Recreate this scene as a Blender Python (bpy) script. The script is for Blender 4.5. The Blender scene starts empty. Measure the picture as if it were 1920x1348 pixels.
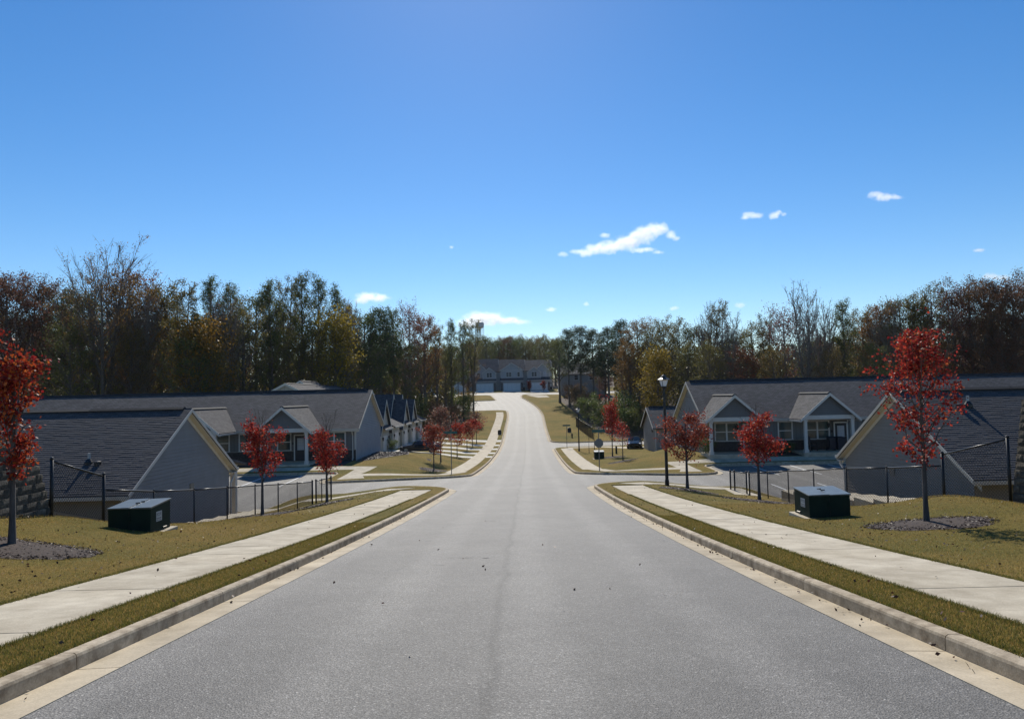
import bpy, bmesh, math, random
import numpy as np
from mathutils import Vector, Matrix
from mathutils.geometry import delaunay_2d_cdt

SC = bpy.context.scene
COL = SC.collection
R = math.radians
rnd = random.Random(7)

# ------------------------------------------------------------------ camera, sky, sun, exposure
cam_d = bpy.data.cameras.new('camera')
cam = bpy.data.objects.new('camera', cam_d)
COL.objects.link(cam)
cam_d.sensor_width = 36.0
cam_d.lens = 25.31
cam_d.clip_start = 0.1
cam_d.clip_end = 6000
cam.location = (0, 0, 0)                 # heights in this scene are measured from eye level
cam.matrix_world = Matrix.Rotation(R(90 + 3.0), 4, 'X') @ Matrix.Rotation(R(-1.3), 4, 'Z')
SC.camera = cam

SUN_EL, SUN_AZ = 40.0, -3.0              # azimuth measured from +Y towards +X
world = bpy.data.worlds.new('World')
SC.world = world
world.use_nodes = True
wn = world.node_tree
bg = wn.nodes['Background']
sky = wn.nodes.new('ShaderNodeTexSky')
sky.sky_type = 'NISHITA'
sky.sun_disc = False
sky.sun_elevation = R(SUN_EL)
sky.sun_rotation = R(SUN_AZ)
sky.altitude = 300
sky.air_density = 1.0
sky.dust_density = 0.1
sky.ozone_density = 3.2
hs = wn.nodes.new('ShaderNodeHueSaturation')
hs.inputs['Saturation'].default_value = 1.3
hs.inputs['Hue'].default_value = 0.503
wn.links.new(sky.outputs[0], hs.inputs['Color'])
wn.links.new(hs.outputs[0], bg.inputs[0])
bg.inputs[1].default_value = 0.118

sun_d = bpy.data.lights.new('sun', 'SUN')
sun_d.energy = 4.8
sun_d.angle = R(0.53)
sun_d.color = (1.0, 0.94, 0.83)
sun = bpy.data.objects.new('sun', sun_d)
COL.objects.link(sun)
_d = Vector((math.sin(R(SUN_AZ)) * math.cos(R(SUN_EL)), math.cos(R(SUN_AZ)) * math.cos(R(SUN_EL)), math.sin(R(SUN_EL))))
sun.rotation_euler = _d.to_track_quat('Z', 'Y').to_euler()
sun.location = (0, 60, 80)

SC.view_settings.view_transform = 'Standard'
SC.view_settings.look = 'None'
SC.view_settings.exposure = 0.0
SC.view_settings.gamma = 1.0
SC.view_settings.use_curve_mapping = False
SC.render.engine = 'CYCLES'
SC.cycles.max_bounces = 6
SC.cycles.diffuse_bounces = 3
SC.cycles.transparent_max_bounces = 24
SC.cycles.use_denoising = True
SC.cycles.sample_clamp_indirect = 4.0
SC.cycles.blur_glossy = 0.5

# ------------------------------------------------------------------ materials
def new_mat(name):
    m = bpy.data.materials.new(name)
    m.use_nodes = True
    nt = m.node_tree
    return m, nt, nt.nodes['Principled BSDF']

def L(nt, a, b):
    nt.links.new(a, b)

def ramp(nt, stops):
    r = nt.nodes.new('ShaderNodeValToRGB')
    el = r.color_ramp.elements
    while len(el) < len(stops):
        el.new(0.5)
    for e, (p, c) in zip(el, stops):
        e.position = p
        e.color = (*c, 1) if len(c) == 3 else c
    return r

def tex_noise(nt, scale, detail=3, coord='Object', rough=0.55):
    tc = nt.nodes.new('ShaderNodeTexCoord')
    n = nt.nodes.new('ShaderNodeTexNoise')
    n.inputs['Scale'].default_value = scale
    n.inputs['Detail'].default_value = detail
    n.inputs['Roughness'].default_value = rough
    L(nt, tc.outputs[coord], n.inputs['Vector'])
    return n

def mixc(nt, fac, a, b, mode='MIX'):
    x = nt.nodes.new('ShaderNodeMix')
    x.data_type = 'RGBA'
    x.blend_type = mode
    for sock, v in ((x.inputs[0], fac), (x.inputs[6], a), (x.inputs[7], b)):
        if isinstance(v, (int, float)):
            sock.default_value = v
        elif isinstance(v, tuple):
            sock.default_value = (*v, 1)
        else:
            L(nt, v, sock)
    return x.outputs[2]

def bump(nt, bsdf, height, strength=0.3, dist=0.02):
    b = nt.nodes.new('ShaderNodeBump')
    b.inputs['Strength'].default_value = strength
    b.inputs['Distance'].default_value = dist
    L(nt, height, b.inputs['Height'])
    L(nt, b.outputs[0], bsdf.inputs['Normal'])
    return b

def plain(name, col, rough=0.6, noise=0.12, scale=3.0, metal=0.0, spec=0.5, bmp=0.0):
    m, nt, p = new_mat(name)
    n = tex_noise(nt, scale, 4)
    lo = tuple(max(0, c * (1 - noise)) for c in col)
    hi = tuple(min(1, c * (1 + noise)) for c in col)
    r = ramp(nt, [(0.3, lo), (0.7, hi)])
    L(nt, n.outputs[0], r.inputs[0])
    oi = nt.nodes.new('ShaderNodeObjectInfo')
    L(nt, r.outputs[0], p.inputs['Base Color'])
    p.inputs['Roughness'].default_value = rough
    p.inputs['Metallic'].default_value = metal
    p.inputs['Specular IOR Level'].default_value = spec
    if bmp:
        bump(nt, p, n.outputs[0], bmp)
    return m

def rand_tone(nt, col_socket, amount):
    """Vary value per object."""
    oi = nt.nodes.new('ShaderNodeObjectInfo')
    mr = nt.nodes.new('ShaderNodeMapRange')
    mr.inputs[3].default_value = 1 - amount
    mr.inputs[4].default_value = 1 + amount
    L(nt, oi.outputs['Random'], mr.inputs[0])
    h = nt.nodes.new('ShaderNodeHueSaturation')
    L(nt, mr.outputs[0], h.inputs['Value'])
    L(nt, col_socket, h.inputs['Color'])
    return h.outputs[0]

def m_asphalt(name):
    m, nt, p = new_mat(name)
    fine = tex_noise(nt, 85, 2, rough=0.7)
    vor = nt.nodes.new('ShaderNodeTexVoronoi')
    vor.inputs['Scale'].default_value = 70
    tc = nt.nodes.new('ShaderNodeTexCoord')
    L(nt, tc.outputs['Object'], vor.inputs['Vector'])
    big = tex_noise(nt, 0.35, 4)
    mid = tex_noise(nt, 2.2, 3)
    r = ramp(nt, [(0.32, (0.083, 0.0775, 0.070)), (0.5, (0.148, 0.138, 0.126)), (0.68, (0.29, 0.274, 0.25))])
    L(nt, fine.outputs[0], r.inputs[0])
    # stones of the chip seal: a tone per cell
    hv = nt.nodes.new('ShaderNodeSeparateColor')
    L(nt, vor.outputs['Color'], hv.inputs[0])
    r2 = ramp(nt, [(0.0, (0.62, 0.62, 0.62)), (0.7, (1.0, 1.0, 1.0)), (0.93, (1.15, 1.15, 1.15)), (1.0, (1.9, 1.9, 1.9))])
    L(nt, hv.outputs[0], r2.inputs[0])
    c = mixc(nt, 1.0, r.outputs[0], r2.outputs[0], 'MULTIPLY')
    r3 = ramp(nt, [(0.3, (0.86, 0.86, 0.86)), (0.7, (1.12, 1.12, 1.1))])
    L(nt, big.outputs[0], r3.inputs[0])
    c = mixc(nt, 1.0, c, r3.outputs[0], 'MULTIPLY')
    r4 = ramp(nt, [(0.35, (0.93, 0.93, 0.93)), (0.65, (1.06, 1.06, 1.06))])
    L(nt, mid.outputs[0], r4.inputs[0])
    c = mixc(nt, 1.0, c, r4.outputs[0], 'MULTIPLY')
    # dark longitudinal paving seam and tyre-worn bands along the road (uses the road's own across-coordinate)
    at = nt.nodes.new('ShaderNodeAttribute')
    at.attribute_name = 'across'
    wob = tex_noise(nt, 0.5, 3)
    ad = nt.nodes.new('ShaderNodeMath'); ad.operation = 'MULTIPLY_ADD'
    ad.inputs[1].default_value = 0.35
    L(nt, wob.outputs[0], ad.inputs[0])
    L(nt, at.outputs['Fac'], ad.inputs[2])
    sb = nt.nodes.new('ShaderNodeMath'); sb.operation = 'ADD'; sb.inputs[1].default_value = -0.04
    L(nt, ad.outputs[0], sb.inputs[0])
    ab = nt.nodes.new('ShaderNodeMath'); ab.operation = 'ABSOLUTE'
    L(nt, sb.outputs[0], ab.inputs[0])
    r5 = ramp(nt, [(0.0, (0.74, 0.74, 0.74)), (0.03, (0.84, 0.84, 0.84)), (0.08, (1, 1, 1))])
    L(nt, ab.outputs[0], r5.inputs[0])
    c = mixc(nt, 0.75, c, r5.outputs[0], 'MULTIPLY') if False else mixc(nt, 1.0, c, r5.outputs[0], 'MULTIPLY')
    wv = nt.nodes.new('ShaderNodeMath'); wv.operation = 'SINE'
    ml = nt.nodes.new('ShaderNodeMath'); ml.operation = 'MULTIPLY'; ml.inputs[1].default_value = 3.6
    L(nt, ad.outputs[0], ml.inputs[0]); L(nt, ml.outputs[0], wv.inputs[0])
    r6 = ramp(nt, [(0.0, (0.88, 0.88, 0.88)), (1.0, (1.1, 1.1, 1.1))])
    L(nt, wv.outputs[0], r6.inputs[0])
    c = mixc(nt, 1.0, c, r6.outputs[0], 'MULTIPLY')
    L(nt, c, p.inputs['Base Color'])
    p.inputs['Roughness'].default_value = 0.68
    p.inputs['Specular IOR Level'].default_value = 0.36
    bump(nt, p, vor.outputs['Distance'], 0.5, 0.012)
    return m

def m_concrete(name, a, b, scale=2.0, rough=0.85, joints=None):
    m, nt, p = new_mat(name)
    n1 = tex_noise(nt, scale, 6, rough=0.65)
    n2 = tex_noise(nt, 60, 2)
    n3 = tex_noise(nt, 0.5, 3)
    r = ramp(nt, [(0.32, a), (0.66, b)])
    L(nt, n1.outputs[0], r.inputs[0])
    r2 = ramp(nt, [(0.3, (0.86, 0.86, 0.85)), (0.7, (1.08, 1.08, 1.08))])
    L(nt, n2.outputs[0], r2.inputs[0])
    c = mixc(nt, 1.0, r.outputs[0], r2.outputs[0], 'MULTIPLY')
    r3 = ramp(nt, [(0.3, (0.9, 0.88, 0.84)), (0.7, (1.05, 1.05, 1.05))])
    L(nt, n3.outputs[0], r3.inputs[0])
    c = mixc(nt, 1.0, c, r3.outputs[0], 'MULTIPLY')
    c = rand_tone(nt, c, 0.06)
    L(nt, c, p.inputs['Base Color'])
    p.inputs['Roughness'].default_value = rough
    p.inputs['Specular IOR Level'].default_value = 0.25
    bump(nt, p, n2.outputs[0], 0.15, 0.01)
    return m

def m_grass_ground(name):
    m, nt, p = new_mat(name)
    n0 = tex_noise(nt, 0.16, 3)
    n1 = tex_noise(nt, 0.9, 5, rough=0.65)
    n2 = tex_noise(nt, 14, 4, rough=0.7)
    n3 = tex_noise(nt, 45, 2)
    r = ramp(nt, [(0.26, (0.275, 0.176, 0.062)), (0.43, (0.242, 0.168, 0.047)), (0.57, (0.178, 0.142, 0.037)), (0.73, (0.112, 0.112, 0.028))])
    a = nt.nodes.new('ShaderNodeMath'); a.operation = 'MULTIPLY_ADD'; a.inputs[1].default_value = 0.6
    L(nt, n0.outputs[0], a.inputs[0])
    b = nt.nodes.new('ShaderNodeMath'); b.operation = 'MULTIPLY'; b.inputs[1].default_value = 0.42
    L(nt, n1.outputs[0], b.inputs[0]); L(nt, b.outputs[0], a.inputs[2])
    L(nt, a.outputs[0], r.inputs[0])
    r2 = ramp(nt, [(0.25, (0.62, 0.59, 0.55)), (0.5, (1.04, 1.05, 1.02)), (0.8, (1.4, 1.38, 1.25))])
    L(nt, n2.outputs[0], r2.inputs[0])
    c = mixc(nt, 1.0, r.outputs[0], r2.outputs[0], 'MULTIPLY')
    r3 = ramp(nt, [(0.3, (0.6, 0.6, 0.6)), (0.7, (1.35, 1.35, 1.35))])
    L(nt, n3.outputs[0], r3.inputs[0])
    c = mixc(nt, 1.0, c, r3.outputs[0], 'MULTIPLY')
    L(nt, c, p.inputs['Base Color'])
    p.inputs['Roughness'].default_value = 0.95
    p.inputs['Specular IOR Level'].default_value = 0.1
    ad = nt.nodes.new('ShaderNodeMath'); ad.operation = 'ADD'
    L(nt, n2.outputs[0], ad.inputs[0]); L(nt, n3.outputs[0], ad.inputs[1])
    bump(nt, p, ad.outputs[0], 1.0, 0.05)
    return m

def m_leaf(name, cols, trans=0.55, obj_var=0.12):
    """cols: list of colours picked per leaf."""
    m, nt, p = new_mat(name)
    g = nt.nodes.new('ShaderNodeNewGeometry')
    stops = [(i / max(1, len(cols) - 1), c) for i, c in enumerate(cols)]
    r = ramp(nt, stops)
    L(nt, g.outputs['Random Per Island'], r.inputs[0])
    c = r.outputs[0]
    if obj_var:
        oi = nt.nodes.new('ShaderNodeObjectInfo')
        h = nt.nodes.new('ShaderNodeHueSaturation')
        mr = nt.nodes.new('ShaderNodeMapRange')
        mr.inputs[3].default_value = 0.5 - obj_var * 0.22
        mr.inputs[4].default_value = 0.5 + obj_var * 0.22
        L(nt, oi.outputs['Random'], mr.inputs[0])
        L(nt, mr.outputs[0], h.inputs['Hue'])
        L(nt, c, h.inputs['Color'])
        c = h.outputs[0]
    L(nt, c, p.inputs['Base Color'])
    p.inputs['Roughness'].default_value = 0.5
    p.inputs['Specular IOR Level'].default_value = 0.18
    t = nt.nodes.new('ShaderNodeBsdfTranslucent')
    L(nt, c, t.inputs['Color'])
    mx = nt.nodes.new('ShaderNodeMixShader')
    mx.inputs[0].default_value = trans
    out = nt.nodes['Material Output']
    L(nt, p.outputs[0], mx.inputs[1]); L(nt, t.outputs[0], mx.inputs[2])
    L(nt, mx.outputs[0], out.inputs['Surface'])
    return m

def m_shingle(name, dark, light, per_object=False):
    m, nt, p = new_mat(name)
    n = tex_noise(nt, 40, 3, rough=0.7)
    r = ramp(nt, [(0.3, dark), (0.72, light)])
    L(nt, n.outputs[0], r.inputs[0])
    c = r.outputs[0]
    if per_object:
        c = rand_tone(nt, c, 0.1)
        g = nt.nodes.new('ShaderNodeNewGeometry')
        r2 = ramp(nt, [(0, (0.88, 0.88, 0.89)), (1, (1.1, 1.1, 1.1))])
        L(nt, g.outputs['Random Per Island'], r2.inputs[0])
        c = mixc(nt, 1.0, c, r2.outputs[0], 'MULTIPLY')
    else:
        # courses too far away to tell apart: rows of tabs in the slab's own plane
        tc = nt.nodes.new('ShaderNodeTexCoord')
        bt = nt.nodes.new('ShaderNodeTexBrick')
        bt.inputs['Scale'].default_value = 1.0
        bt.inputs['Brick Width'].default_value = 0.33
        bt.inputs['Row Height'].default_value = 0.17
        bt.inputs['Mortar Size'].default_value = 0.012
        bt.inputs['Color1'].default_value = (0.7, 0.7, 0.72, 1)
        bt.inputs['Color2'].default_value = (1.25, 1.25, 1.25, 1)
        bt.inputs['Mortar'].default_value = (0.35, 0.35, 0.37, 1)
        L(nt, tc.outputs['UV'], bt.inputs['Vector'])
        c = mixc(nt, 1.0, c, bt.outputs['Color'], 'MULTIPLY')
        b1 = tex_noise(nt, 0.6, 3)
        r2 = ramp(nt, [(0.3, (0.85, 0.85, 0.87)), (0.7, (1.15, 1.13, 1.1))])
        L(nt, b1.outputs[0], r2.inputs[0])
        c = mixc(nt, 1.0, c, r2.outputs[0], 'MULTIPLY')
        bump(nt, p, bt.outputs['Fac'], -0.6, 0.01)
    L(nt, c, p.inputs['Base Color'])
    p.inputs['Roughness'].default_value = 0.9
    p.inputs['Specular IOR Level'].default_value = 0.2
    return m

def m_siding(name, col, vertical=False, pitch=0.15, per_object=False):
    m, nt, p = new_mat(name)
    n = tex_noise(nt, 1.2, 4)
    r = ramp(nt, [(0.3, tuple(c * 0.92 for c in col)), (0.7, tuple(c * 1.06 for c in col))])
    L(nt, n.outputs[0], r.inputs[0])
    c = r.outputs[0]
    if per_object:
        c = rand_tone(nt, c, 0.025)
    else:
        tc = nt.nodes.new('ShaderNodeTexCoord')
        sx = nt.nodes.new('ShaderNodeSeparateXYZ')
        L(nt, tc.outputs['Object'], sx.inputs[0])
        src = sx.outputs['Z']
        if vertical:
            a = nt.nodes.new('ShaderNodeMath'); a.operation = 'ADD'
            L(nt, sx.outputs['X'], a.inputs[0]); L(nt, sx.outputs['Y'], a.inputs[1])
            src = a.outputs[0]
        d = nt.nodes.new('ShaderNodeMath'); d.operation = 'DIVIDE'; d.inputs[1].default_value = pitch
        L(nt, src, d.inputs[0])
        f = nt.nodes.new('ShaderNodeMath'); f.operation = 'FRACT'
        L(nt, d.outputs[0], f.inputs[0])
        r2 = ramp(nt, [(0.0, (0.0,) * 3), (0.08, (0.0,) * 3), (0.16, (1.0,) * 3), (1.0, (0.6,) * 3)])
        L(nt, f.outputs[0], r2.inputs[0])
        bump(nt, p, r2.outputs[0], 0.8, 0.02)
        r4 = ramp(nt, [(0.0, (0.72,) * 3), (0.1, (0.78,) * 3), (0.16, (1.0,) * 3)])
        L(nt, f.outputs[0], r4.inputs[0])
        c = mixc(nt, 1.0, c, r4.outputs[0], 'MULTIPLY')
    L(nt, c, p.inputs['Base Color'])
    p.inputs['Roughness'].default_value = 0.7
    p.inputs['Specular IOR Level'].default_value = 0.3
    return m

def m_glass(name, col=(0.03, 0.04, 0.045)):
    m, nt, p = new_mat(name)
    n = tex_noise(nt, 0.7, 2)
    r = ramp(nt, [(0.35, tuple(c * 0.6 for c in col)), (0.65, tuple(c * 1.6 for c in col))])
    L(nt, n.outputs[0], r.inputs[0])
    L(nt, r.outputs[0], p.inputs['Base Color'])
    p.inputs['Roughness'].default_value = 0.06
    p.inputs['Specular IOR Level'].default_value = 0.5
    return m

def m_block(name):
    m, nt, p = new_mat(name)
    n = tex_noise(nt, 9, 6, rough=0.7)
    n2 = tex_noise(nt, 2.2, 3)
    r = ramp(nt, [(0.28, (0.045, 0.036, 0.026)), (0.55, (0.115, 0.094, 0.068)), (0.8, (0.22, 0.185, 0.135))])
    L(nt, n.outputs[0], r.inputs[0])
    r2 = ramp(nt, [(0.3, (0.6, 0.6, 0.6)), (0.7, (1.2, 1.2, 1.2))])
    L(nt, n2.outputs[0], r2.inputs[0])
    c = mixc(nt, 1.0, r.outputs[0], r2.outputs[0], 'MULTIPLY')
    c = rand_tone(nt, c, 0.25)
    L(nt, c, p.inputs['Base Color'])
    p.inputs['Roughness'].default_value = 0.95
    bump(nt, p, n.outputs[0], 0.9, 0.04)
    return m

def m_bark(name, col):
    m, nt, p = new_mat(name)
    tc = nt.nodes.new('ShaderNodeTexCoord')
    mp = nt.nodes.new('ShaderNodeMapping')
    mp.inputs['Scale'].default_value = (1, 1, 0.18)
    L(nt, tc.outputs['Object'], mp.inputs[0])
    n = nt.nodes.new('ShaderNodeTexNoise')
    n.inputs['Scale'].default_value = 14
    n.inputs['Detail'].default_value = 5
    L(nt, mp.outputs[0], n.inputs['Vector'])
    r = ramp(nt, [(0.3, tuple(c * 0.5 for c in col)), (0.7, tuple(c * 1.4 for c in col))])
    L(nt, n.outputs[0], r.inputs[0])
    L(nt, r.outputs[0], p.inputs['Base Color'])
    p.inputs['Roughness'].default_value = 0.9
    bump(nt, p, n.outputs[0], 0.6, 0.03)
    return m

M = {}
M['asphalt'] = m_asphalt('asphalt')
M['walk'] = m_concrete('walk_concrete', (0.39, 0.335, 0.25), (0.57, 0.505, 0.39))
M['drive'] = m_concrete('drive_concrete', (0.5, 0.48, 0.43), (0.66, 0.64, 0.58))
M['gutter'] = m_concrete('gutter_concrete', (0.39, 0.325, 0.23), (0.57, 0.48, 0.345))
M['kerb'] = m_concrete('kerb_concrete', (0.24, 0.185, 0.125), (0.56, 0.47, 0.345), 5.0)
M['grass'] = m_grass_ground('lawn_turf')
M['woodfloor'] = plain('leaf_litter', (0.07, 0.045, 0.025), 0.95, 0.5, 1.5, bmp=0.5)
M['soil'] = plain('soil', (0.10, 0.075, 0.05), 0.95, 0.4, 8, bmp=0.5)
M['mulch'] = plain('mulch', (0.048, 0.031, 0.023), 0.95, 0.55, 18, bmp=0.9)
M['gravel'] = plain('gravel_mulch', (0.13, 0.105, 0.09), 0.95, 0.5, 9, bmp=0.9)
M['paint_line'] = plain('road_paint', (0.7, 0.7, 0.68), 0.7, 0.15, 20)
M['block'] = m_block('wall_block')
M['block_edge'] = plain('wall_cap', (0.30, 0.27, 0.21), 0.9, 0.3, 9)
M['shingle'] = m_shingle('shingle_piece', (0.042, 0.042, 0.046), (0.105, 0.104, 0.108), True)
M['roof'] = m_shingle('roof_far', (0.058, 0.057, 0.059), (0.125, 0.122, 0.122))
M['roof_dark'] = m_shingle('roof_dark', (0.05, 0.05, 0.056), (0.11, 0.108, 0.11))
M['ridge'] = plain('ridge_vent', (0.018, 0.018, 0.02), 0.85, 0.3, 6)
M['side_blue'] = m_siding('siding_blue_grey', (0.235, 0.232, 0.23), per_object=True)
M['side_tan'] = m_siding('siding_warm_grey', (0.26, 0.235, 0.20), per_object=True)
M['side_a'] = m_siding('siding_pale', (0.36, 0.355, 0.35))
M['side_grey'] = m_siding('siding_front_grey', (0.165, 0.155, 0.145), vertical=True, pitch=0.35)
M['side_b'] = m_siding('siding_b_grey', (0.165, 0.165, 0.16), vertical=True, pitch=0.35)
M['side_gable'] = m_siding('siding_gable_grey', (0.15, 0.148, 0.145))
M['side_town'] = m_siding('siding_town', (0.40, 0.385, 0.37), pitch=0.2)
M['side_cream'] = m_siding('siding_batten_cream', (0.52, 0.48, 0.40), vertical=True, pitch=0.4)
M['side_beige'] = m_siding('siding_beige', (0.31, 0.285, 0.25), pitch=0.18)
M['trim'] = plain('white_trim', (0.56, 0.52, 0.46), 0.6, 0.06, 2)
M['trim_cream'] = plain('cream_trim', (0.60, 0.55, 0.45), 0.6, 0.06, 2)
M['stone'] = plain('dark_stone', (0.055, 0.042, 0.036), 0.9, 0.5, 7, bmp=0.8)
M['window_frame'] = plain('window_white', (0.62, 0.59, 0.54), 0.5, 0.05)
M['glass'] = m_glass('window_glass', (0.05, 0.075, 0.07))
M['glass_dark'] = m_glass('dark_glass', (0.012, 0.014, 0.017))
for _n in M['glass_dark'].node_tree.nodes:
    if _n.type == 'BSDF_PRINCIPLED':
        _n.inputs['Roughness'].default_value = 0.2
        _n.inputs['Specular IOR Level'].default_value = 0.15
M['blind'] = plain('door_blind', (0.42, 0.42, 0.44), 0.7, 0.08, 5)
M['door_dark'] = plain('dark_door', (0.012, 0.012, 0.016), 0.5, 0.1)
M['garage'] = plain('garage_white', (0.74, 0.70, 0.65), 0.55, 0.05)
M['black'] = plain('black_metal', (0.010, 0.010, 0.011), 0.45, 0.2, 9, spec=0.5)
M['fence'] = plain('fence_black', (0.012, 0.012, 0.013), 0.5, 0.15, 9)
M['rail_top'] = plain('fence_rail', (0.03, 0.03, 0.032), 0.33, 0.15, 9, metal=0.3)
M['green_box'] = plain('utility_green', (0.011, 0.027, 0.019), 0.6, 0.15, 5, spec=0.15)
M['lid_sheen'] = plain('utility_lid_sheen', (0.10, 0.115, 0.105), 0.35, 0.25, 5, spec=0.9)  # green lid's base lightened to carry the sky's sheen
M['sticker'] = plain('sticker_white', (0.5, 0.5, 0.48), 0.6, 0.1)
M['print'] = plain('sticker_print', (0.12, 0.11, 0.10), 0.6, 0.1)
M['galv'] = plain('galvanised', (0.20, 0.19, 0.17), 0.5, 0.2, 9, metal=0.5)
M['sign_green'] = plain('sign_green', (0.02, 0.10, 0.085), 0.4, 0.1)
M['sign_white'] = plain('sign_white', (0.7, 0.7, 0.7), 0.5, 0.05)
M['lamp_glass'] = plain('lamp_frosted', (0.75, 0.76, 0.78), 0.4, 0.05)
M['pvc'] = plain('vent_pipe', (0.42, 0.41, 0.39), 0.6, 0.08)
M['tyre'] = plain('tyre', (0.012, 0.012, 0.012), 0.85, 0.2)
M['rim'] = plain('rim', (0.35, 0.35, 0.36), 0.35, 0.1, metal=0.8)
M['car_grey'] = plain('car_paint_grey', (0.035, 0.038, 0.045), 0.07, 0.05, spec=0.5)
M['car_teal'] = plain('car_paint_dark', (0.012, 0.020, 0.026), 0.07, 0.05, spec=0.5)
M['head'] = plain('headlight', (0.6, 0.6, 0.6), 0.15, 0.05, spec=0.8)
M['tail'] = plain('tail_light', (0.25, 0.01, 0.01), 0.25, 0.05)
M['tank'] = plain('tank_steel', (0.42, 0.44, 0.45), 0.5, 0.1, 0.3)
M['bin'] = plain('bin_plastic', (0.012, 0.018, 0.03), 0.5, 0.1)
M['chair'] = plain('chair_dark', (0.02, 0.018, 0.018), 0.7, 0.2)
M['brick'] = plain('town_stone', (0.16, 0.13, 0.11), 0.9, 0.4, 6)
M['hydrant'] = plain('hydrant_dark', (0.05, 0.035, 0.02), 0.6, 0.2)
M['mortar'] = M['block_edge']
M['bark_dark'] = m_bark('bark_dark', (0.12, 0.10, 0.085))
M['bark_grey'] = m_bark('bark_grey', (0.19, 0.17, 0.15))
M['bark_young'] = m_bark('bark_young', (0.095, 0.08, 0.07))
M['leaf_red'] = m_leaf('leaf_red', [(0.138, 0.0126, 0.0138), (0.345, 0.0299, 0.0276), (0.506, 0.069, 0.0403), (0.1955, 0.0161, 0.0207), (0.483, 0.1265, 0.0403)], 0.48, 0.0)
M['leaf_orange_red'] = m_leaf('leaf_orange_red', [(0.14, 0.014, 0.012), (0.40, 0.045, 0.022), (0.48, 0.13, 0.03), (0.28, 0.02, 0.02), (0.18, 0.016, 0.016)], 0.48, 0.0)
M['leaf_rust'] = m_leaf('leaf_rust', [(0.13, 0.025, 0.018), (0.30, 0.055, 0.035), (0.36, 0.10, 0.045), (0.16, 0.025, 0.022)], 0.45, 0.0)
M['leaf_green'] = m_leaf('leaf_green', [(0.0455, 0.0715, 0.0234), (0.104, 0.1365, 0.039), (0.195, 0.2015, 0.0585), (0.065, 0.0975, 0.0312)], 0.48)
M['leaf_olive'] = m_leaf('leaf_olive', [(0.0688, 0.0688, 0.025), (0.15, 0.1375, 0.0425), (0.25, 0.1938, 0.05), (0.0875, 0.085, 0.03)], 0.48)
M['leaf_gold'] = m_leaf('leaf_gold', [(0.1235, 0.0808, 0.019), (0.2755, 0.171, 0.0285), (0.3515, 0.209, 0.0333), (0.095, 0.0808, 0.0238)], 0.5)
M['leaf_amber'] = m_leaf('leaf_amber', [(0.1063, 0.0625, 0.03), (0.25, 0.1187, 0.0438), (0.325, 0.1438, 0.05), (0.0938, 0.075, 0.0375)], 0.48)
M['leaf_oak'] = m_leaf('leaf_oak', [(0.091, 0.0585, 0.0364), (0.169, 0.0975, 0.052), (0.208, 0.1105, 0.0585), (0.0975, 0.0806, 0.039)], 0.42)
M['leaf_pine'] = m_leaf('leaf_pine', [(0.0325, 0.0585, 0.0312), (0.065, 0.0975, 0.0455), (0.091, 0.1235, 0.0585)], 0.3)
M['leaf_plum'] = m_leaf('leaf_plum', [(0.108, 0.054, 0.048), (0.228, 0.09, 0.078), (0.264, 0.132, 0.084), (0.12, 0.09, 0.06)], 0.45)
M['blade'] = m_leaf('grass_blade', [(0.44, 0.27, 0.095), (0.37, 0.24, 0.07), (0.28, 0.205, 0.055), (0.15, 0.155, 0.036), (0.33, 0.22, 0.06)], 0.5, 0.0)
M['blade_edge'] = m_leaf('grass_blade_green', [(0.08, 0.10, 0.022), (0.14, 0.135, 0.03), (0.2, 0.16, 0.04)], 0.45, 0.0)
M['litter'] = m_leaf('fallen_leaf', [(0.035, 0.02, 0.015), (0.06, 0.03, 0.022), (0.03, 0.022, 0.016), (0.09, 0.03, 0.026), (0.16, 0.11, 0.06)], 0.2, 0.0)
M['chips'] = m_leaf('mulch_chip', [(0.032, 0.020, 0.015), (0.068, 0.042, 0.031), (0.12, 0.082, 0.064), (0.042, 0.026, 0.020)], 0.05, 0.0)
M['stones'] = m_leaf('gravel_stone', [(0.08, 0.065, 0.058), (0.14, 0.115, 0.10), (0.20, 0.165, 0.14), (0.10, 0.075, 0.062)], 0.02, 0.0)
M['cloud'] = m_leaf('cloud_vapour', [(0.93, 0.93, 0.93), (0.95, 0.95, 0.95)], 0.5, 0.0)

# ------------------------------------------------------------------ mesh helpers
def link(o, parent=None):
    COL.objects.link(o)
    if parent is not None:
        o.parent = parent
    return o

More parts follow.
